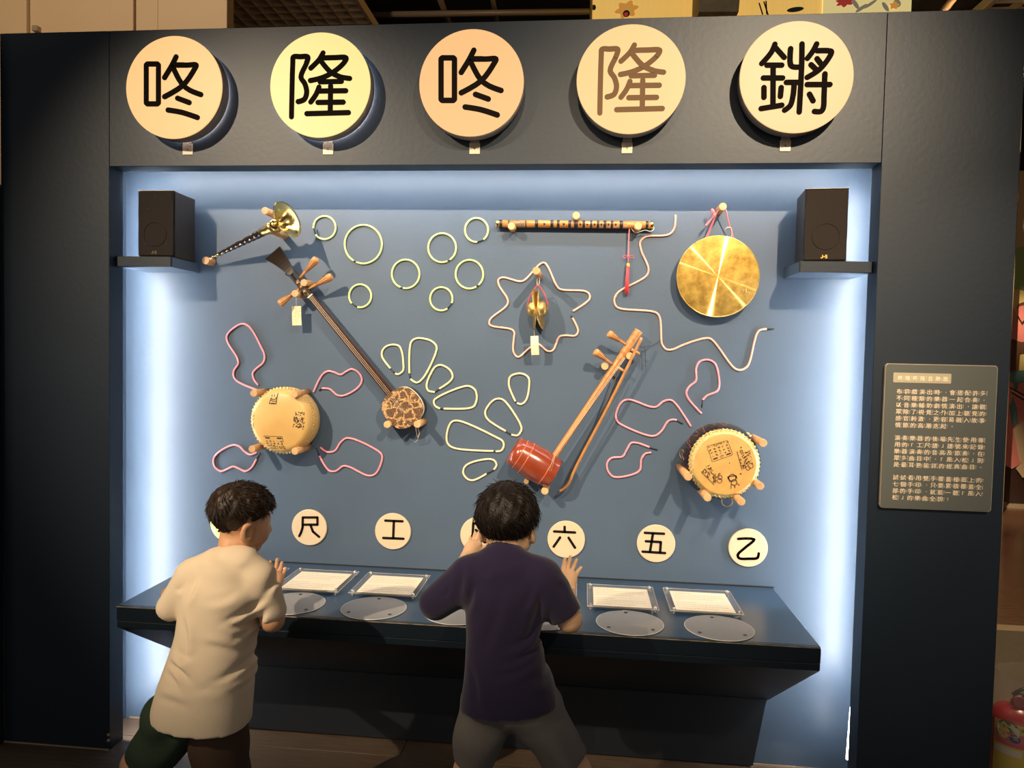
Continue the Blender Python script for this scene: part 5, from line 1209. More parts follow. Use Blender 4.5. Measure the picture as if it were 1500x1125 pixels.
# the clear bag round its neck
M_bag = glassy('clear_bag', (0.8, 0.75, 0.68), 0.10)
bag = MB(); vs = []; n = 26
for i, (z, r) in enumerate(((exz-0.10, er+0.008), (exz-0.05, er+0.011), (exz, er+0.012), (exz+0.04, er+0.004), (exz+0.085, er*0.85), (exz+0.11, er*0.9))):
    for k in range(n):
        a = 2*math.pi*k/n; q = r+0.006*math.sin(5*a+i)+0.003*math.sin(9*a-i*2); vs.append((ex+q*math.cos(a), EY+q*math.sin(a)*0.95, z+0.006*math.sin(3*a+i)))
bag.add(vs, [(i*n+k, i*n+(k+1) % n, (i+1)*n+(k+1) % n, (i+1)*n+k) for i in range(5) for k in range(n)], True)
part('plastic_bag', bag, M_bag, fe)
# ================================================================ people: bodies grown as one smooth surface from a distance field
class Vol:
    def __init__(s, lo, hi, h):
        s.lo = np.asarray(lo, float); s.h = h; n = np.ceil((np.asarray(hi)-s.lo)/h).astype(int)+1
        s.ax = [s.lo[i]+h*np.arange(n[i]) for i in range(3)]; s.f = np.full(tuple(n), 0.05, np.float32)
    def _sl(s, lo, hi, m):
        sl = []
        for i in range(3):
            a = int(np.floor((min(lo[i], hi[i])-m-s.lo[i])/s.h)); b = int(np.ceil((max(lo[i], hi[i])+m-s.lo[i])/s.h))+1
            sl.append(slice(max(0, a), max(0, min(b, s.f.shape[i]))))
        return tuple(sl)
    def grid(s, sl): return np.meshgrid(s.ax[0][sl[0]], s.ax[1][sl[1]], s.ax[2][sl[2]], indexing='ij', sparse=True)
    def put(s, d, sl, k, cut=False):
        a = s.f[sl]
        if cut: a, d = -a, d
        if k > 0:
            h = np.clip(0.5+0.5*(d-a)/k, 0, 1); r = d*(1-h)+a*h-k*h*(1-h)
        else: r = np.minimum(a, d)
        s.f[sl] = -r if cut else r
    def cap(s, a, b, ra, rb, k=0.015, cut=False):
        a = np.asarray(a, float); b = np.asarray(b, float); R = max(ra, rb)+k+0.02
        sl = s._sl(np.minimum(a, b), np.maximum(a, b), R); X, Y, Z = s.grid(sl)
        ba = b-a; L2 = max(1e-9, ba @ ba); px, py, pz = X-a[0], Y-a[1], Z-a[2]
        t = np.clip((px*ba[0]+py*ba[1]+pz*ba[2])/L2, 0, 1)
        d = np.sqrt((px-ba[0]*t)**2+(py-ba[1]*t)**2+(pz-ba[2]*t)**2)-(ra+(rb-ra)*t)
        s.put(d.astype(np.float32), sl, k, cut)
    def chain(s, pts, rs, k=0.012):
        for i in range(len(pts)-1): s.cap(pts[i], pts[i+1], rs[i], rs[i+1], k)
    def ell(s, c, r, M=None, k=0.015, cut=False):
        c = np.asarray(c, float); r = np.asarray(r, float); M = np.eye(3) if M is None else M; R = r.max()+k+0.02
        sl = s._sl(c, c, R); X, Y, Z = s.grid(sl); x, y, z = X-c[0], Y-c[1], Z-c[2]
        q = [(M[0, i]*x+M[1, i]*y+M[2, i]*z)/r[i] for i in range(3)]
        k0 = np.sqrt(q[0]**2+q[1]**2+q[2]**2); k1 = np.sqrt((q[0]/r[0])**2+(q[1]/r[1])**2+(q[2]/r[2])**2)+1e-6
        s.put((k0*(k0-1)/k1).astype(np.float32), sl, k, cut)
    def loft(s, rings, k=0.015, p=2.3):        # rings: (z, cx, cy, rx, ry) from low to high
        r = np.array(rings); lo = (min(r[:, 1]-r[:, 3]), min(r[:, 2]-r[:, 4]), r[0, 0]); hi = (max(r[:, 1]+r[:, 3]), max(r[:, 2]+r[:, 4]), r[-1, 0])
        sl = s._sl(lo, hi, 0.04); X, Y, Z = s.grid(sl); z = Z.ravel()
        def ip(c):
            o = np.interp(z, r[:, 0], r[:, c]); ker = np.ones(9)/9
            return np.convolve(np.pad(o, 4, mode='edge'), ker, mode='valid').reshape(1, 1, -1)
        cx, cy, rx, ry = ip(1), ip(2), ip(3), ip(4)
        q = (np.abs((X-cx)/rx)**p+np.abs((Y-cy)/ry)**p)**(1/p); d = (q-1)*np.minimum(rx, ry)
        d = np.maximum(d, np.maximum(Z-r[-1, 0], r[0, 0]-Z)); s.put(d.astype(np.float32), sl, k)
    def mesh(s, name, material, origin, relax=2):
        v = s.f; n = np.array(v.shape); ins = v < 0
        c8 = [(i, j, k) for i in (0, 1) for j in (0, 1) for k in (0, 1)]
        cnt = sum(ins[i:n[0]-1+i, j:n[1]-1+j, k:n[2]-1+k].astype(np.int8) for i, j, k in c8)
        act = (cnt > 0) & (cnt < 8); I, J, K = np.nonzero(act); idx = np.full(act.shape, -1, np.int64); idx[I, J, K] = np.arange(len(I))
        acc = np.zeros((len(I), 3)); num = np.zeros(len(I))
        for a in c8:
            for d in range(3):
                if a[d]: continue
                b = list(a); b[d] = 1
                va = v[I+a[0], J+a[1], K+a[2]]; vb = v[I+b[0], J+b[1], K+b[2]]; m = (va < 0) != (vb < 0)
                t = np.where(m, va/np.where(m, va-vb, 1), 0); q = np.tile(np.array(a, float), (len(I), 1)); q[:, d] += t; acc += q*m[:, None]; num += m
        V = (np.stack([I, J, K], 1)+acc/num[:, None])*s.h+s.lo
        quads = []
        for d in range(3):
            e1, e2 = [(1, 2), (2, 0), (0, 1)][d]
            sa = [slice(None)]*3; sb = [slice(None)]*3; sa[d] = slice(0, -1); sb[d] = slice(1, None)
            ch = ins[tuple(sa)] != ins[tuple(sb)]; g = np.array(np.nonzero(ch)).T
            g = g[(g[:, e1] > 0) & (g[:, e2] > 0) & (g[:, e1] < n[e1]-1) & (g[:, e2] < n[e2]-1)]
            def at(o1, o2):
                q = g.copy(); q[:, e1] += o1; q[:, e2] += o2; return idx[q[:, 0], q[:, 1], q[:, 2]]
            Q = np.stack([at(-1, -1), at(0, -1), at(0, 0), at(-1, 0)], 1); fl = ~ins[g[:, 0], g[:, 1], g[:, 2]]; Q[fl] = Q[fl][:, ::-1]; quads.append(Q)
        Q = np.concatenate(quads); Q = Q[(Q >= 0).all(1)]
        e = np.concatenate([Q[:, [0, 1]], Q[:, [1, 2]], Q[:, [2, 3]], Q[:, [3, 0]]])
        for _ in range(relax):
            sm = np.zeros_like(V); ct_ = np.zeros(len(V)); np.add.at(sm, e[:, 0], V[e[:, 1]]); np.add.at(sm, e[:, 1], V[e[:, 0]]); np.add.at(ct_, e[:, 0], 1); np.add.at(ct_, e[:, 1], 1)
            V = V*0.5+0.5*sm/np.maximum(ct_, 1)[:, None]
        me = bpy.data.meshes.new(name); me.vertices.add(len(V)); me.vertices.foreach_set('co', (V-np.asarray(origin)).ravel().astype(np.float32))
        me.loops.add(len(Q)*4); me.loops.foreach_set('vertex_index', Q.ravel().astype(np.int32)); me.polygons.add(len(Q))
        me.polygons.foreach_set('loop_start', np.arange(0, len(Q)*4, 4, dtype=np.int32)); me.polygons.foreach_set('loop_total', np.full(len(Q), 4, np.int32))
        me.polygons.foreach_set('use_smooth', np.ones(len(Q), bool)); me.materials.append(material); me.update(calc_edges=True); me.validate()
        return me
def body_with_hands(name, vols, material, parent):
    # one mesh: the body and the finer-grained hands that grow out of its forearms
    ms = [v.mesh(name, material, worldloc(parent), 2 if i == 0 else 1) for i, v in enumerate(vols)]
    V = []; Fq = []; o = 0
    for m in ms:
        n = len(m.vertices); a = np.empty(n*3, np.float32); m.vertices.foreach_get('co', a); V.append(a.reshape(-1, 3))
        q = np.empty(len(m.loops), np.int32); m.loops.foreach_get('vertex_index', q); Fq.append(q+o); o += n
    V = np.concatenate(V); Q = np.concatenate(Fq)
    me = bpy.data.meshes.new(name); me.vertices.add(len(V)); me.vertices.foreach_set('co', V.ravel()); me.loops.add(len(Q)); me.loops.foreach_set('vertex_index', Q)
    me.polygons.add(len(Q)//4); me.polygons.foreach_set('loop_start', np.arange(0, len(Q), 4, dtype=np.int32)); me.polygons.foreach_set('loop_total', np.full(len(Q)//4, 4, np.int32))
    me.polygons.foreach_set('use_smooth', np.ones(len(Q)//4, bool)); me.materials.append(material); me.update(calc_edges=True); me.validate()
    for m in ms: bpy.data.meshes.remove(m)
    ob = bpy.data.objects.new(name, me); COL.objects.link(ob); ob.parent = parent; return ob
def hand_vol(wrist, elbow, rw, pts):
    a = np.array(list(pts)+[wrist]); v = Vol(a.min(0)-0.028, a.max(0)+0.028, 0.0021)
    d = nrm(np.asarray(elbow)-np.asarray(wrist)); v.cap(np.asarray(wrist), np.asarray(wrist)+d*0.022, rw, rw*1.03, 0.0); return v
def vpart(name, vol, material, parent, label=None, relax=2):
    o = bpy.data.objects.new(name, vol.mesh(name, material, worldloc(parent), relax)); COL.objects.link(o); o.parent = parent; return tag(o, label)

M_skin1 = mat('skin_tan', (0.60, 0.32, 0.17), rough=0.5, sub=0.12, noise=0.08, nscale=30, spec=0.35)
M_skin2 = mat('skin_light', (0.62, 0.38, 0.22), rough=0.5, sub=0.12, noise=0.08, nscale=30, spec=0.35)
M_cotton = mat('cream_cotton', (0.74, 0.60, 0.43), rough=0.9, spec=0.1, sheen=0.15, bump=0.25, bscale=420)
M_navy = mat('navy_cotton', (0.021, 0.015, 0.042), rough=0.9, spec=0.12, sheen=0.2, bump=0.25, bscale=420)
M_gshort = mat('green_shorts_cloth', (0.022, 0.040, 0.020), rough=0.9, bump=0.3, bscale=300)
M_bshort = mat('brown_shorts_cloth', (0.055, 0.028, 0.014), rough=0.9, bump=0.3, bscale=300)
M_grey = mat('grey_shorts_cloth', (0.13, 0.118, 0.110), rough=0.9, bump=0.3, bscale=300)
M_hair1 = mat('dark_brown_hair', (0.026, 0.014, 0.008), rough=0.45, spec=0.30, bump=0.5, bscale=180)
M_hair2 = mat('black_hair', (0.011, 0.007, 0.005), rough=0.45, spec=0.25, bump=0.5, bscale=180)
M_eyew = mat('eye_white', (0.8, 0.78, 0.74), rough=0.2); M_iris = mat('eye_iris', (0.03, 0.015, 0.01), rough=0.15)
M_shoe = mat('trainer_fabric', (0.10, 0.10, 0.11), rough=0.8); M_sole = mat('trainer_sole', (0.7, 0.68, 0.64), rough=0.6)

def head_frame(yaw, pitch, roll=0.0):       # columns: right, forward, up ; yaw 0 looks at the wall (+y), positive turns right
    M = _rz(-yaw) @ _rx(-pitch) @ _ry(roll)
    return M
def build_head(v, C, M, s=1.0):
    g = lambda r, f, u: C + M @ (np.array([r, f, u])*s)
    E_ = lambda c, r, k=0.02, cut=False: v.ell(g(*c), np.array(r)*s, M, k, cut)
    E_((0, -0.006, 0.018), (0.071, 0.086, 0.078), 0.0)
    E_((0, 0.026, -0.040), (0.056, 0.056, 0.062), 0.03)
    E_((0, 0.050, -0.084), (0.024, 0.022, 0.018), 0.022)
    for sg in (-1, 1):
        E_((sg*0.040, 0.052, -0.038), (0.022, 0.024, 0.026), 0.018)          # cheek
        E_((sg*0.047, 0.012, -0.064), (0.015, 0.030, 0.018), 0.018)          # jaw corner
        E_((sg*0.028, 0.086, -0.004), (0.013, 0.010, 0.009), 0.006, True)    # eye socket
        E_((sg*0.076, -0.006, -0.026), (0.0085, 0.022, 0.034), 0.006)        # ear
        E_((sg*0.079, 0.000, -0.024), (0.005, 0.011, 0.017), 0.004, True)
        E_((sg*0.070, 0.002, -0.048), (0.007, 0.009, 0.009), 0.008)
    v.cap(g(0, 0.080, 0.002), g(0, 0.093, -0.030), 0.007*s, 0.0095*s, 0.010)
    for sg in (-1, 1): E_((sg*0.009, 0.085, -0.033), (0.007, 0.008, 0.006), 0.006)
    E_((0, 0.078, -0.055), (0.020, 0.008, 0.006), 0.006); E_((0, 0.075, -0.064), (0.017, 0.008, 0.006), 0.006)
    v.cap(g(-0.02, 0.087, -0.0595), g(0.02, 0.087, -0.0595), 0.0015*s, 0.0015*s, 0.003, True)
def hairline(f):       # the lowest height of hair at forward position f
    return np.interp(f, [-0.09, -0.055, -0.030, -0.008, 0.012, 0.035, 0.06, 0.10], [-0.066, -0.060, -0.040, 0.008, 0.012, 0.026, 0.045, 0.050])
def build_hair(C, M, s, thick, h, name, material, parent, bowl, seed, nstr, strand_len, crown, lift):
    lo = C-0.15; v = Vol(lo, C+0.15, h)
    X, Y, Z = np.meshgrid(*v.ax, indexing='ij'); p = np.stack([X-C[0], Y-C[1], Z-C[2]], -1) @ M/s
    r_, f_, u_ = p[..., 0], p[..., 1], p[..., 2]
    th = np.clip((u_+0.065)/0.085, 0, 1); th = th*th*(3-2*th)
    T = thick(th, f_, u_, r_)
    an = np.arctan2(r_, f_); lum = 0.0022*np.sin(11*an+3*np.sin(40*u_))*th+0.0016*np.sin(23*an+60*u_+f_*40)*th
    q = np.sqrt((r_/0.071)**2+((f_+0.006)/0.086)**2+((u_-0.018)/0.078)**2)
    R0 = 0.076
    d = (q-1)*R0-T-lum
    hl = hairline(f_)-bowl+np.where(f_ < 0.0, 0.9*np.maximum(0, np.abs(r_)-0.028), 0)*(1.0 if bowl > 0 else 0.5)
    d = np.maximum(d, (hl-u_)+0.003*np.sin(70*r_+50*f_))
    v.f = (d*s).astype(np.float32)
    cap = vpart(name, v, material, parent, relax=1)
    rg = np.random.default_rng(seed); mb = MB(); made = 0
    tri = []
    while made < nstr:
        n = rg.normal(size=3); n /= np.linalg.norm(n)
        q0 = np.array([n[0]*0.071, n[1]*0.086-0.006, n[2]*0.078+0.018])
        if q0[2] < float(hairline(q0[1]))-bowl+0.010+(0.9*max(0, abs(q0[0])-0.028) if q0[1] < 0 else 0): continue
        if abs(q0[0]) > 0.040 and q0[2] < 0.030 and bowl == 0: continue
        th0 = min(1, max(0, (q0[2]+0.065)/0.085)); th0 = th0*th0*(3-2*th0)
        Tn = float(thick(np.array(th0), np.array(q0[1]), np.array(q0[2]), np.array(q0[0])))
        base = q0+n*max(0.0, Tn-0.003)
        dr_ = q0-np.array(crown); dr_ = dr_-n*np.dot(dr_, n); dl = np.linalg.norm(dr_)
        dr_ = dr_/dl if dl > 1e-3 else rg.normal(size=3)
        sw = np.cross(n, dr_); dr_ = dr_*0.9+sw*0.35+rg.normal(size=3)*0.22+n*lift*(0.4+0.9*rg.random())*(0.3+0.7*th0)
        dr_ /= np.linalg.norm(dr_); L_ = strand_len*(0.5+0.7*rg.random())*(0.25+0.75*th0)
        pts = []
        for k in range(4):
            t = k/3; pos = base+dr_*L_*t-n*0.30*L_*t*t-np.array([0, 0, 0.05*L_*t*t]); pts.append(C+M @ (pos*s))
        mb.tube(pts, [0.0010*s, 0.0011*s, 0.0008*s, 0.0002*s], 3, caps=False); made += 1
    part('hair_strands', mb, material, parent, kind='stuff')
def eyes(C, M, s, parent):
    for sg in (-1, 1):
        c = C+M @ (np.array([sg*0.028, 0.0700, -0.004])*s)
        e = part('eye', MB().sphere(c, 0.0098*s, 14, 10), M_eyew, parent)
        part('iris', MB().sphere(c+M @ np.array([0, 0.0065, 0])*s, (0.0046*s,)*3, 10, 8), M_iris, e)
def foot(v, sh, ank, toe_dir, s=1.0):
    d = nrm(toe_dir); a = np.array([ank[0], ank[1], 0.045]); sh.cap(a-d*0.02, a+d*0.10-np.array([0, 0, 0.012]), 0.036, 0.028, 0.02); sh.cap(np.array(ank), a, 0.034, 0.036, 0.02)
def hand(v, wrist, roots, mids, tips, thumb, r=0.0062, pr=0.0108):
    for q in roots: v.cap(wrist, q, pr*1.05, pr*0.86, 0.012)
    c = np.mean(roots, 0); v.ell((np.asarray(wrist)*0.4+c*0.6), (0.020, 0.012, 0.022), None, 0.012)
    for a, m_, b in zip(roots, mids, tips):
        v.cap(a, m_, r*1.06, r*0.98, 0.0016); v.cap(m_, b, r*0.98, r*0.82, 0.0008)
    v.cap(thumb[0], thumb[1], r*1.35, r*1.15, 0.010); v.cap(thumb[1], thumb[2], r*1.12, r*0.86, 0.003)
def px_fingers(roots, tips, Yr, Yt, bend=0.010):
    R_ = [P(x, y, Yr) for x, y in roots]; T_ = [P(x, y, Yt) for x, y in tips]
    Mi = [(a+b)/2+np.array([0, bend, 0]) for a, b in zip(R_, T_)]; return R_, Mi, T_
def folds(v, fn, sl=None):
    X, Y, Z = np.meshgrid(*v.ax, indexing='ij', sparse=True); m = np.abs(v.f) < 0.03
    v.f = np.where(m, v.f+fn(X, Y, Z).astype(np.float32), v.f)
def ring_px(y, x0, x1, Y, ry, off=0.0):
    a, b = P(x0, y, Y), P(x1, y, Y); return ((a[2]+b[2])/2, (a[0]+b[0])/2, Y+off, abs(b[0]-a[0])/2, ry)

def vol_px(x0, x1, ytop, ybot, Yc, ya, yb, h):
    a, b = P(x0, ytop, Yc), P(x1, ybot, Yc); return Vol((a[0], ya, b[2]), (b[0], yb, a[2]), h)

# ---------------------------------------------------------------- boy in the cream T-shirt
Y1 = -0.60
per1 = thing('person', 'boy in a cream T-shirt and dark shorts leaning over the counter, head turned aside', 'person', (P(300, 1060, Y1)[0], Y1, 0))
HC1 = P(356, 760, Y1+0.055); HM1 = head_frame(math.radians(46), math.radians(12), math.radians(3)); s1 = 0.805
sk = Vol((P(150, 1000, Y1)[0], -1.0, 0.0), (P(460, 800, Y1)[0], -0.10, 1.12), 0.0042)
build_head(sk, HC1, HM1, s1)
nb1 = P(338, 822, Y1+0.01)
sk.cap(HC1+HM1 @ np.array([0, -0.016, -0.055]), nb1, 0.031, 0.036, 0.015)
shL, shR = P(282, 838, Y1+0.01), P(383, 840, Y1+0.01)
elL, elR = P(249, 888, Y1-0.005), P(399, 908, Y1+0.01)
wrL, wrR = P(247, 870, -0.385), P(402, 860, -0.30)
sk.cap(nb1+np.array([0, 0, -0.02]), shL, 0.032, 0.030, 0.01); sk.cap(nb1+np.array([0, 0, -0.02]), shR, 0.032, 0.030, 0.01)
sk.chain([shL, elL, wrL], [0.030, 0.027, 0.0185]); sk.chain([shR, elR, wrR], [0.030, 0.0275, 0.0185])
R_, Mi, T_ = px_fingers([(396, 843), (401.5, 841), (407, 842), (411.5, 846)], [(396, 823), (406.0, 819.5), (413, 824.5), (418, 834)], -0.275, -0.255, 0.006)
hv1 = hand_vol(wrR, elR, 0.0185, R_+T_+[P(388, 838, -0.275)]); hand(hv1, wrR, R_, Mi, T_, [P(397, 856, -0.285), P(390, 847, -0.28), P(388, 838, -0.275)])
wl = wrL; ff = np.array([0.10, 0.99, -0.12]); rl_ = [wl+ff*0.055+np.array([o, 0, -0.002]) for o in (-0.021, -0.007, 0.007, 0.020)]
hv2 = hand_vol(wl, elL, 0.0185, [q+ff*0.055 for q in rl_]+[wl+np.array([0.045, 0.055, -0.014])]); hand(hv2, wl, rl_, [q+ff*0.028+np.array([0, 0, 0.004]) for q in rl_], [q+ff*0.052+np.array([0, 0, -0.008]) for q in rl_], [wl+np.array([0.018, 0.012, -0.004]), wl+np.array([0.036, 0.035, -0.010]), wl+np.array([0.042, 0.055, -0.014])])
hip1 = P(292, 1035, Y1-0.03)
hL, kL = P(262, 1055, Y1-0.02), P(206, 1118, Y1-0.02); aL = np.array([kL[0]-0.05, Y1-0.10, 0.075])
hR, kR = P(325, 1060, Y1-0.02), P(326, 1150, Y1+0.03); aR = np.array([kR[0]+0.02, Y1-0.06, 0.075])
sk.cap(nb1+np.array([0, 0, -0.05]), hip1+np.array([0, 0, 0.03]), 0.045, 0.060, 0.02)
sk.chain([hL, kL, (kL+aL)/2+np.array([0, -0.012, 0]), aL], [0.050, 0.044, 0.040, 0.026], 0.01); sk.chain([hR, kR, (kR+aR)/2+np.array([0, -0.012, 0]), aR], [0.050, 0.044, 0.040, 0.026], 0.01)
body_with_hands('body', [sk, hv1, hv2], M_skin1, per1)
eyes(HC1, HM1, s1, per1)
for a_, d_ in ((aL, (-0.3, 1, 0)), (aR, (0.2, 1, 0))):
    sh_ = Vol((a_[0]-0.11, a_[1]-0.11, 0.0013), (a_[0]+0.11, a_[1]+0.16, 0.13), 0.005); foot(None, sh_, a_, d_); sh_.f = np.maximum(sh_.f, (0.004-np.meshgrid(*sh_.ax, indexing='ij', sparse=True)[2]).astype(np.float32)+0*sh_.f); vpart('shoe', sh_, M_shoe, per1)
T1 = vol_px(195, 440, 780, 1080, Y1, -0.80, -0.40, 0.0045)
rings1 = [ring_px(1058, 228, 364, Y1-0.03, 0.098), ring_px(1030, 230, 365, Y1-0.03, 0.100), ring_px(1000, 239, 365, Y1-0.025, 0.100), ring_px(965, 254, 368, Y1-0.015, 0.097), ring_px(930, 266, 372, Y1-0.005, 0.093),
          ring_px(895, 268, 377, Y1, 0.090), ring_px(862, 272, 388, Y1, 0.082), ring_px(842, 288, 380, Y1+0.005, 0.064), ring_px(822, 305, 372, Y1+0.01, 0.048)]
T1.loft(rings1, 0.0)
T1.cap(P(318, 824, Y1), P(284, 842, Y1+0.005), 0.038, 0.034, 0.025); T1.cap(P(360, 824, Y1), P(381, 842, Y1+0.005), 0.038, 0.033, 0.025)
T1.cap(P(284, 846, Y1), P(250, 889, Y1-0.005), 0.044, 0.036, 0.02); T1.cap(P(381, 848, Y1), P(398, 893, Y1+0.010), 0.042, 0.035, 0.02)
T1.cap(P(343, 823, Y1+0.008), P(336, 836, Y1+0.0), 0.044, 0.060, 0.02)
hemn = nrm(np.array([-0.09, 0.0, 1.0])); hp = P(300, 1056, Y1-0.12)
X, Y, Z = np.meshgrid(*T1.ax, indexing='ij', sparse=True)
hz = float(P(295, 1050, Y1-0.03)[2])
def sst(x, a, b): t = np.clip((x-a)/(b-a), 0, 1); return t*t*(3-2*t)
def creases(lines, Yp_, amp=0.006):
    L_ = []
    for (x0, y0, x1, y1, w, a) in lines:
        A_, B_ = P(x0, y0, Yp_)[[0, 2]], P(x1, y1, Yp_)[[0, 2]]; L_.append((A_, B_, w, a))
    def fn(X, Y, Z):
        out = 0
        for A_, B_, w, a in L_:
            d = B_-A_; l2 = d @ d; dn = np.array([-d[1], d[0]])/math.sqrt(l2)
            t = np.clip(((X-A_[0])*d[0]+(Z-A_[1])*d[1])/l2, 0, 1)
            bow = 0.006*np.sin(t*3.14)
            qx, qz = X-A_[0]-t*d[0]-dn[0]*bow, Z-A_[1]-t*d[1]-dn[1]*bow
            r = np.sqrt(qx*qx+qz*qz); sd = qx*dn[0]+qz*dn[1]; env = np.sin(np.clip(t, 0.03, 0.97)*3.14159)**0.6
            out = out+a*env*(np.exp(-(r/w)**2)-0.8*np.exp(-((sd-1.5*w)**2+np.maximum(r*r-sd*sd, 0))/(1.2*w)**2))
        return out+0*Y
    return fn
CR1 = [(378, 884, 325, 912, .008, .007), (376, 905, 340, 940, .008, .008), (374, 932, 330, 915, .007, .006), (372, 958, 335, 985, .008, .008), (371, 974, 318, 992, .008, .007), (366, 992, 300, 1000, .010, .006),
       (250, 968, 290, 988, .008, .008), (248, 980, 276, 1002, .008, .006), (266, 905, 278, 958, .009, .006), (290, 958, 262, 950, .008, .006), (300, 940, 345, 962, .010, .005), (345, 870, 300, 880, .010, .004),
       (384, 852, 372, 884, .008, .006), (276, 850, 268, 886, .008, .006), (310, 1010, 360, 1016, .010, .004), (240, 1015, 290, 1024, .010, .004), (300, 835, 350, 845, .012, .003), (404, 868, 392, 886, .006, .004), (258, 862, 244, 872, .006, .004)]
c1 = creases(CR1, Y1-0.08)
def fold1(X, Y, Z): return c1(X, Y, Z)+0.0018*np.sin(30*Z+14*X+2*np.sin(9*X))
folds(T1, fold1)
T1.f = np.maximum(T1.f, ((hz-0.10*0-Z)-0.09*(X-P(295, 1050, Y1)[0])).astype(np.float32))
for (sa, sb, qq, lo_, hi_) in (((381, 848), (398, 893), (401.5, 909), 380, 500), ((284, 846), (250, 889), (242.5, 899), 100, 261)):
    n_ = nrm(P(*sb, Y1)-P(*sa, Y1)); q_ = P(*qq, Y1)
    msk_ = (X > P(lo_, 895, Y1)[0]) & (X < P(hi_, 895, Y1)[0]) & (Z > P(300, 935, Y1)[2])
    T1.f = np.where(msk_, np.maximum(T1.f, (X-q_[0])*n_[0]+(Z-q_[2])*n_[2]+0*Y), T1.f).astype(np.float32)
vpart('t_shirt', T1, M_cotton, per1, relax=2)
S1_ = vol_px(150, 340, 980, 1180, Y1, -0.80, -0.42, 0.005)
S1_.cap(P(258, 1050, Y1-0.025), P(222, 1112, Y1-0.02), 0.078, 0.060, 0.02)
X, Y, Z = np.meshgrid(*S1_.ax, indexing='ij', sparse=True)
n_ = nrm(P(222, 1112, Y1)-P(258, 1050, Y1)); q_ = P(222, 1114, Y1)
S1_.f = np.maximum(S1_.f, ((X-q_[0])*n_[0]+(Z-q_[2])*n_[2]+0*Y).astype(np.float32))
folds(S1_, lambda X, Y, Z: 0.005*np.sin(60*(Z-0.5*X)+2*np.sin(30*X)))
vpart('shorts_leg', S1_, M_gshort, per1, 'dark green shorts leg')
S2_ = vol_px(220, 430, 980, 1200, Y1, -0.80, -0.42, 0.005)
S2_.cap(P(318, 1056, Y1-0.025), P(325, 1130, Y1-0.015), 0.068, 0.070, 0.02)
X, Y, Z = np.meshgrid(*S2_.ax, indexing='ij', sparse=True); q_ = P(326, 1136, Y1)
S2_.f = np.maximum(S2_.f, (q_[2]-Z+0*X+0*Y).astype(np.float32))
folds(S2_, lambda X, Y, Z: 0.0035*np.sin(50*(Z+0.6*X)+2*np.sin(30*X)))
vpart('shorts_leg', S2_, M_bshort, per1, 'dark brown shorts leg')
def thick1(th, f, u, r): 
    t2 = np.clip((u+0.030)/0.060, 0, 1); t2 = t2*t2*(3-2*t2)
    return 0.0012+t2*(0.010+0.008*np.clip((u-0.02)/0.06, 0, 1)+0.006*np.clip((-f)/0.08, 0, 1))
build_hair(HC1, HM1, s1, thick1, 0.0035, 'hair', M_hair1, per1, 0.0, 3, 3600, 0.030, (0.0, -0.060, 0.085), 0.38)

# ---------------------------------------------------------------- boy in the navy T-shirt
Y2 = -0.56
per2 = thing('person', 'black-haired boy in a navy T-shirt and grey shorts with both hands raised', 'person', (P(745, 1060, Y2)[0], Y2, 0))
HC2 = P(744, 765, Y2+0.05); HM2 = head_frame(math.radians(7), math.radians(6), math.radians(-3)); s2 = 0.865
sk = Vol((P(590, 1000, Y2)[0], -0.98, 0.0), (P(920, 900, Y2)[0], -0.08, 1.12), 0.0042)
build_head(sk, HC2, HM2, s2)
nb2 = P(736, 828, Y2+0.005)
sk.cap(HC2+HM2 @ np.array([0, -0.022, -0.055]), nb2, 0.037, 0.039, 0.02)
shL, shR = P(687, 840, Y2), P(795, 842, Y2)
elL, elR = P(640, 886, Y2+0.02), P(834, 908, Y2+0.02)
wrL, wrR = P(684, 817, -0.28), P(833, 868, -0.29)
sk.cap(nb2+np.array([0, 0, -0.02]), shL, 0.032, 0.030, 0.01); sk.cap(nb2+np.array([0, 0, -0.02]), shR, 0.032, 0.030, 0.01)
sk.chain([shL, elL, wrL], [0.034, 0.028, 0.019]); sk.chain([shR, elR, (elR*0.55+wrR*0.45), wrR], [0.034, 0.029, 0.026, 0.0185])
R_, Mi, T_ = px_fingers([(823.5, 842), (829.7, 839.5), (836, 840), (841.5, 843.5)], [(827.5, 818), (835.5, 815.5), (844.5, 820), (851, 831.5)], -0.265, -0.250, 0.004)
hv1 = hand_vol(wrR, elR, 0.0185, R_+T_+[P(815, 832, -0.272)]); hand(hv1, wrR, R_, Mi, T_, [P(825, 858, -0.28), P(818.5, 846, -0.275), P(814, 832, -0.272)])
R_, Mi, T_ = px_fingers([(688, 799), (692.5, 796.5), (697.5, 796.5), (702, 798.5)], [(689, 788), (696, 781), (701.5, 780.5), (706.5, 785)], -0.26, -0.235, 0.002)
hv2 = hand_vol(wrL, elL, 0.019, R_+T_+[P(713, 798, -0.255)]); hand(hv2, wrL, R_, Mi, T_, [P(692, 812, -0.27), P(704, 806, -0.262), P(713, 798, -0.255)])
hip2 = P(748, 1030, Y2-0.03)
hL, kL = P(712, 1045, Y2-0.02), P(690, 1130, Y2-0.01); aL = np.array([kL[0]-0.03, Y2-0.04, 0.075])
hR, kR = P(785, 1042, Y2-0.02), P(840, 1130, Y2-0.01); aR = np.array([kR[0]+0.07, Y2-0.04, 0.075])
sk.cap(nb2+np.array([0, 0, -0.05]), hip2+np.array([0, 0, 0.03]), 0.045, 0.058, 0.02)
for h_, k_, a_ in ((hL, kL, aL), (hR, kR, aR)): sk.chain([h_, k_, (k_+a_)/2+np.array([0, -0.012, 0]), a_], [0.048, 0.043, 0.040, 0.026], 0.01)
body_with_hands('body', [sk, hv1, hv2], M_skin2, per2)
eyes(HC2, HM2, s2, per2)
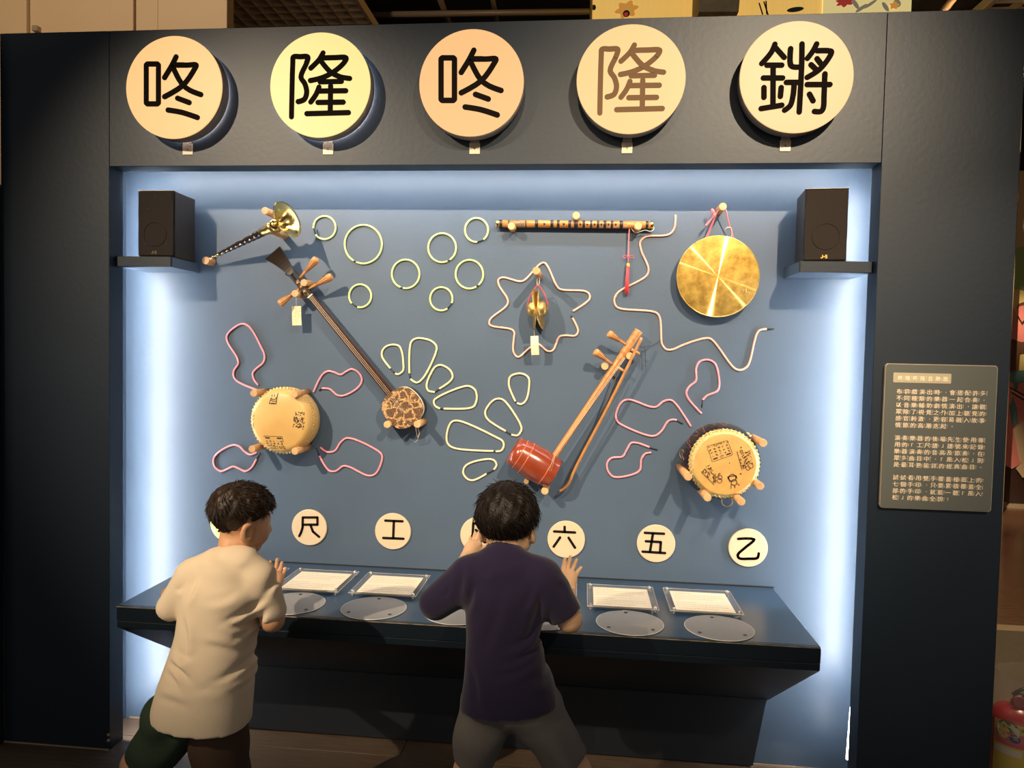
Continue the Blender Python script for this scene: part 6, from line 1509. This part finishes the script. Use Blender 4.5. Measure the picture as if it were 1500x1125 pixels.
for a_, d_ in ((aL, (-0.2, 1, 0)), (aR, (0.3, 1, 0))):
    sh_ = Vol((a_[0]-0.11, a_[1]-0.11, 0.0013), (a_[0]+0.11, a_[1]+0.16, 0.13), 0.005); foot(None, sh_, a_, d_); sh_.f = np.maximum(sh_.f, (0.004-np.meshgrid(*sh_.ax, indexing='ij', sparse=True)[2]).astype(np.float32)+0*sh_.f); vpart('shoe', sh_, M_shoe, per2)
T2 = vol_px(590, 890, 780, 1080, Y2, -0.78, -0.36, 0.0045)
rings2 = [ring_px(1046, 676, 818, Y2-0.03, 0.094), ring_px(1025, 676, 820, Y2-0.03, 0.095), ring_px(1000, 679, 811, Y2-0.025, 0.094), ring_px(960, 682, 797, Y2-0.015, 0.090), ring_px(930, 685, 791, Y2-0.005, 0.086),
          ring_px(895, 684, 795, Y2, 0.084), ring_px(865, 680, 803, Y2, 0.076), ring_px(842, 690, 795, Y2+0.003, 0.062), ring_px(824, 706, 770, Y2+0.005, 0.044)]
T2.loft(rings2, 0.0)
T2.cap(P(715, 826, Y2), P(688, 840, Y2+0.003), 0.038, 0.037, 0.03); T2.cap(P(760, 826, Y2), P(792, 842, Y2+0.003), 0.038, 0.037, 0.03)
T2.cap(P(688, 846, Y2), P(638, 884, Y2+0.012), 0.052, 0.042, 0.02); T2.cap(P(792, 850, Y2), P(825, 897, Y2+0.012), 0.054, 0.044, 0.02)
T2.cap(P(738, 816, Y2+0.005), P(736, 834, Y2), 0.047, 0.062, 0.02)
CR2 = [(672, 838, 664, 884, .010, .007), (690, 860, 678, 905, .008, .006), (735, 862, 705, 960, .014, .005), (792, 872, 772, 940, .010, .008), (812, 862, 826, 888, .007, .005), (796, 950, 738, 968, .008, .008), (794, 962, 730, 985, .009, .007),
       (785, 930, 745, 945, .009, .006), (690, 975, 700, 1030, .010, .004), (810, 1000, 770, 985, .009, .006), (816, 1015, 795, 980, .008, .006), (780, 855, 762, 900, .010, .005), (655, 868, 640, 884, .006, .004), (720, 835, 700, 842, .010, .004)]
c2 = creases(CR2, Y2-0.08)
def fold2(X, Y, Z): return c2(X, Y, Z)+0.0018*np.sin(28*Z-15*X+2*np.sin(9*X))
folds(T2, fold2)
X, Y, Z = np.meshgrid(*T2.ax, indexing='ij', sparse=True)
hz2 = float(P(748, 1030, Y2-0.03)[2])
T2.f = np.maximum(T2.f, (hz2-Z+0.10*(X-P(748, 1040, Y2)[0])+0*Y).astype(np.float32))
n_ = nrm(P(834, 908, Y2)-P(800, 850, Y2)); q_ = P(829, 902, Y2+0.012)
T2.f = np.where((X > P(803, 900, Y2)[0]) & (Z > P(800, 955, Y2)[2]), np.maximum(T2.f, ((X-q_[0])*n_[0]+(Z-q_[2])*n_[2]+0*Y)), T2.f).astype(np.float32)
vpart('t_shirt', T2, M_navy, per2, relax=2)
cr_ = nrm(np.array([0, -0.5, 0.85])); cc = P(738, 812, Y2+0.010); u, w, _ = frame(cr_)
part('collar', MB().tube([cc+0.045*math.cos(a)*u+0.043*math.sin(a)*w for a in np.linspace(0, 2*math.pi, 40, endpoint=False)], 0.0065, 8, closed=True, squash=1.6), M_navy, per2)
cc = P(344, 813, Y1+0.010); part('collar', MB().tube([cc+0.046*math.cos(a)*u+0.043*math.sin(a)*w for a in np.linspace(0, 2*math.pi, 40, endpoint=False)], 0.0065, 8, closed=True), M_cotton, per1)
G2 = vol_px(610, 910, 960, 1180, Y2, -0.80, -0.42, 0.005)
G2.cap(P(712, 1040, Y2-0.025), P(696, 1106, Y2-0.015), 0.069, 0.056, 0.02); G2.cap(P(783, 1038, Y2-0.025), P(826, 1108, Y2-0.015), 0.069, 0.058, 0.02); G2.ell(P(748, 1026, Y2-0.028), (0.118, 0.088, 0.055), None, 0.02)
folds(G2, lambda X, Y, Z: 0.0045*np.sin(55*(Z*0.8+np.abs(X-P(748, 1050, Y2)[0])*0.7)+2*np.sin(26*X)))
X, Y, Z = np.meshgrid(*G2.ax, indexing='ij', sparse=True); mid = P(752, 1050, Y2)[0]
for (hp_, kp_, ep, sg) in ((P(712, 1040, Y2), P(696, 1106, Y2), P(694, 1113, Y2), -1), (P(783, 1038, Y2), P(826, 1108, Y2), P(830, 1114, Y2), 1)):
    n_ = nrm(kp_-hp_); dd = ((X-ep[0])*n_[0]+(Z-ep[2])*n_[2]+0*Y)
    G2.f = np.where((X-mid)*sg > 0, np.maximum(G2.f, dd), G2.f).astype(np.float32)
vpart('shorts', G2, M_grey, per2)
def thick2(th, f, u, r): return 0.003+th*(0.016+0.004*np.clip((u)/0.08, 0, 1))
build_hair(HC2, HM2, s2, thick2, 0.0035, 'hair', M_hair2, per2, 0.022, 5, 2600, 0.034, (0.0, -0.045, 0.090), 0.22)
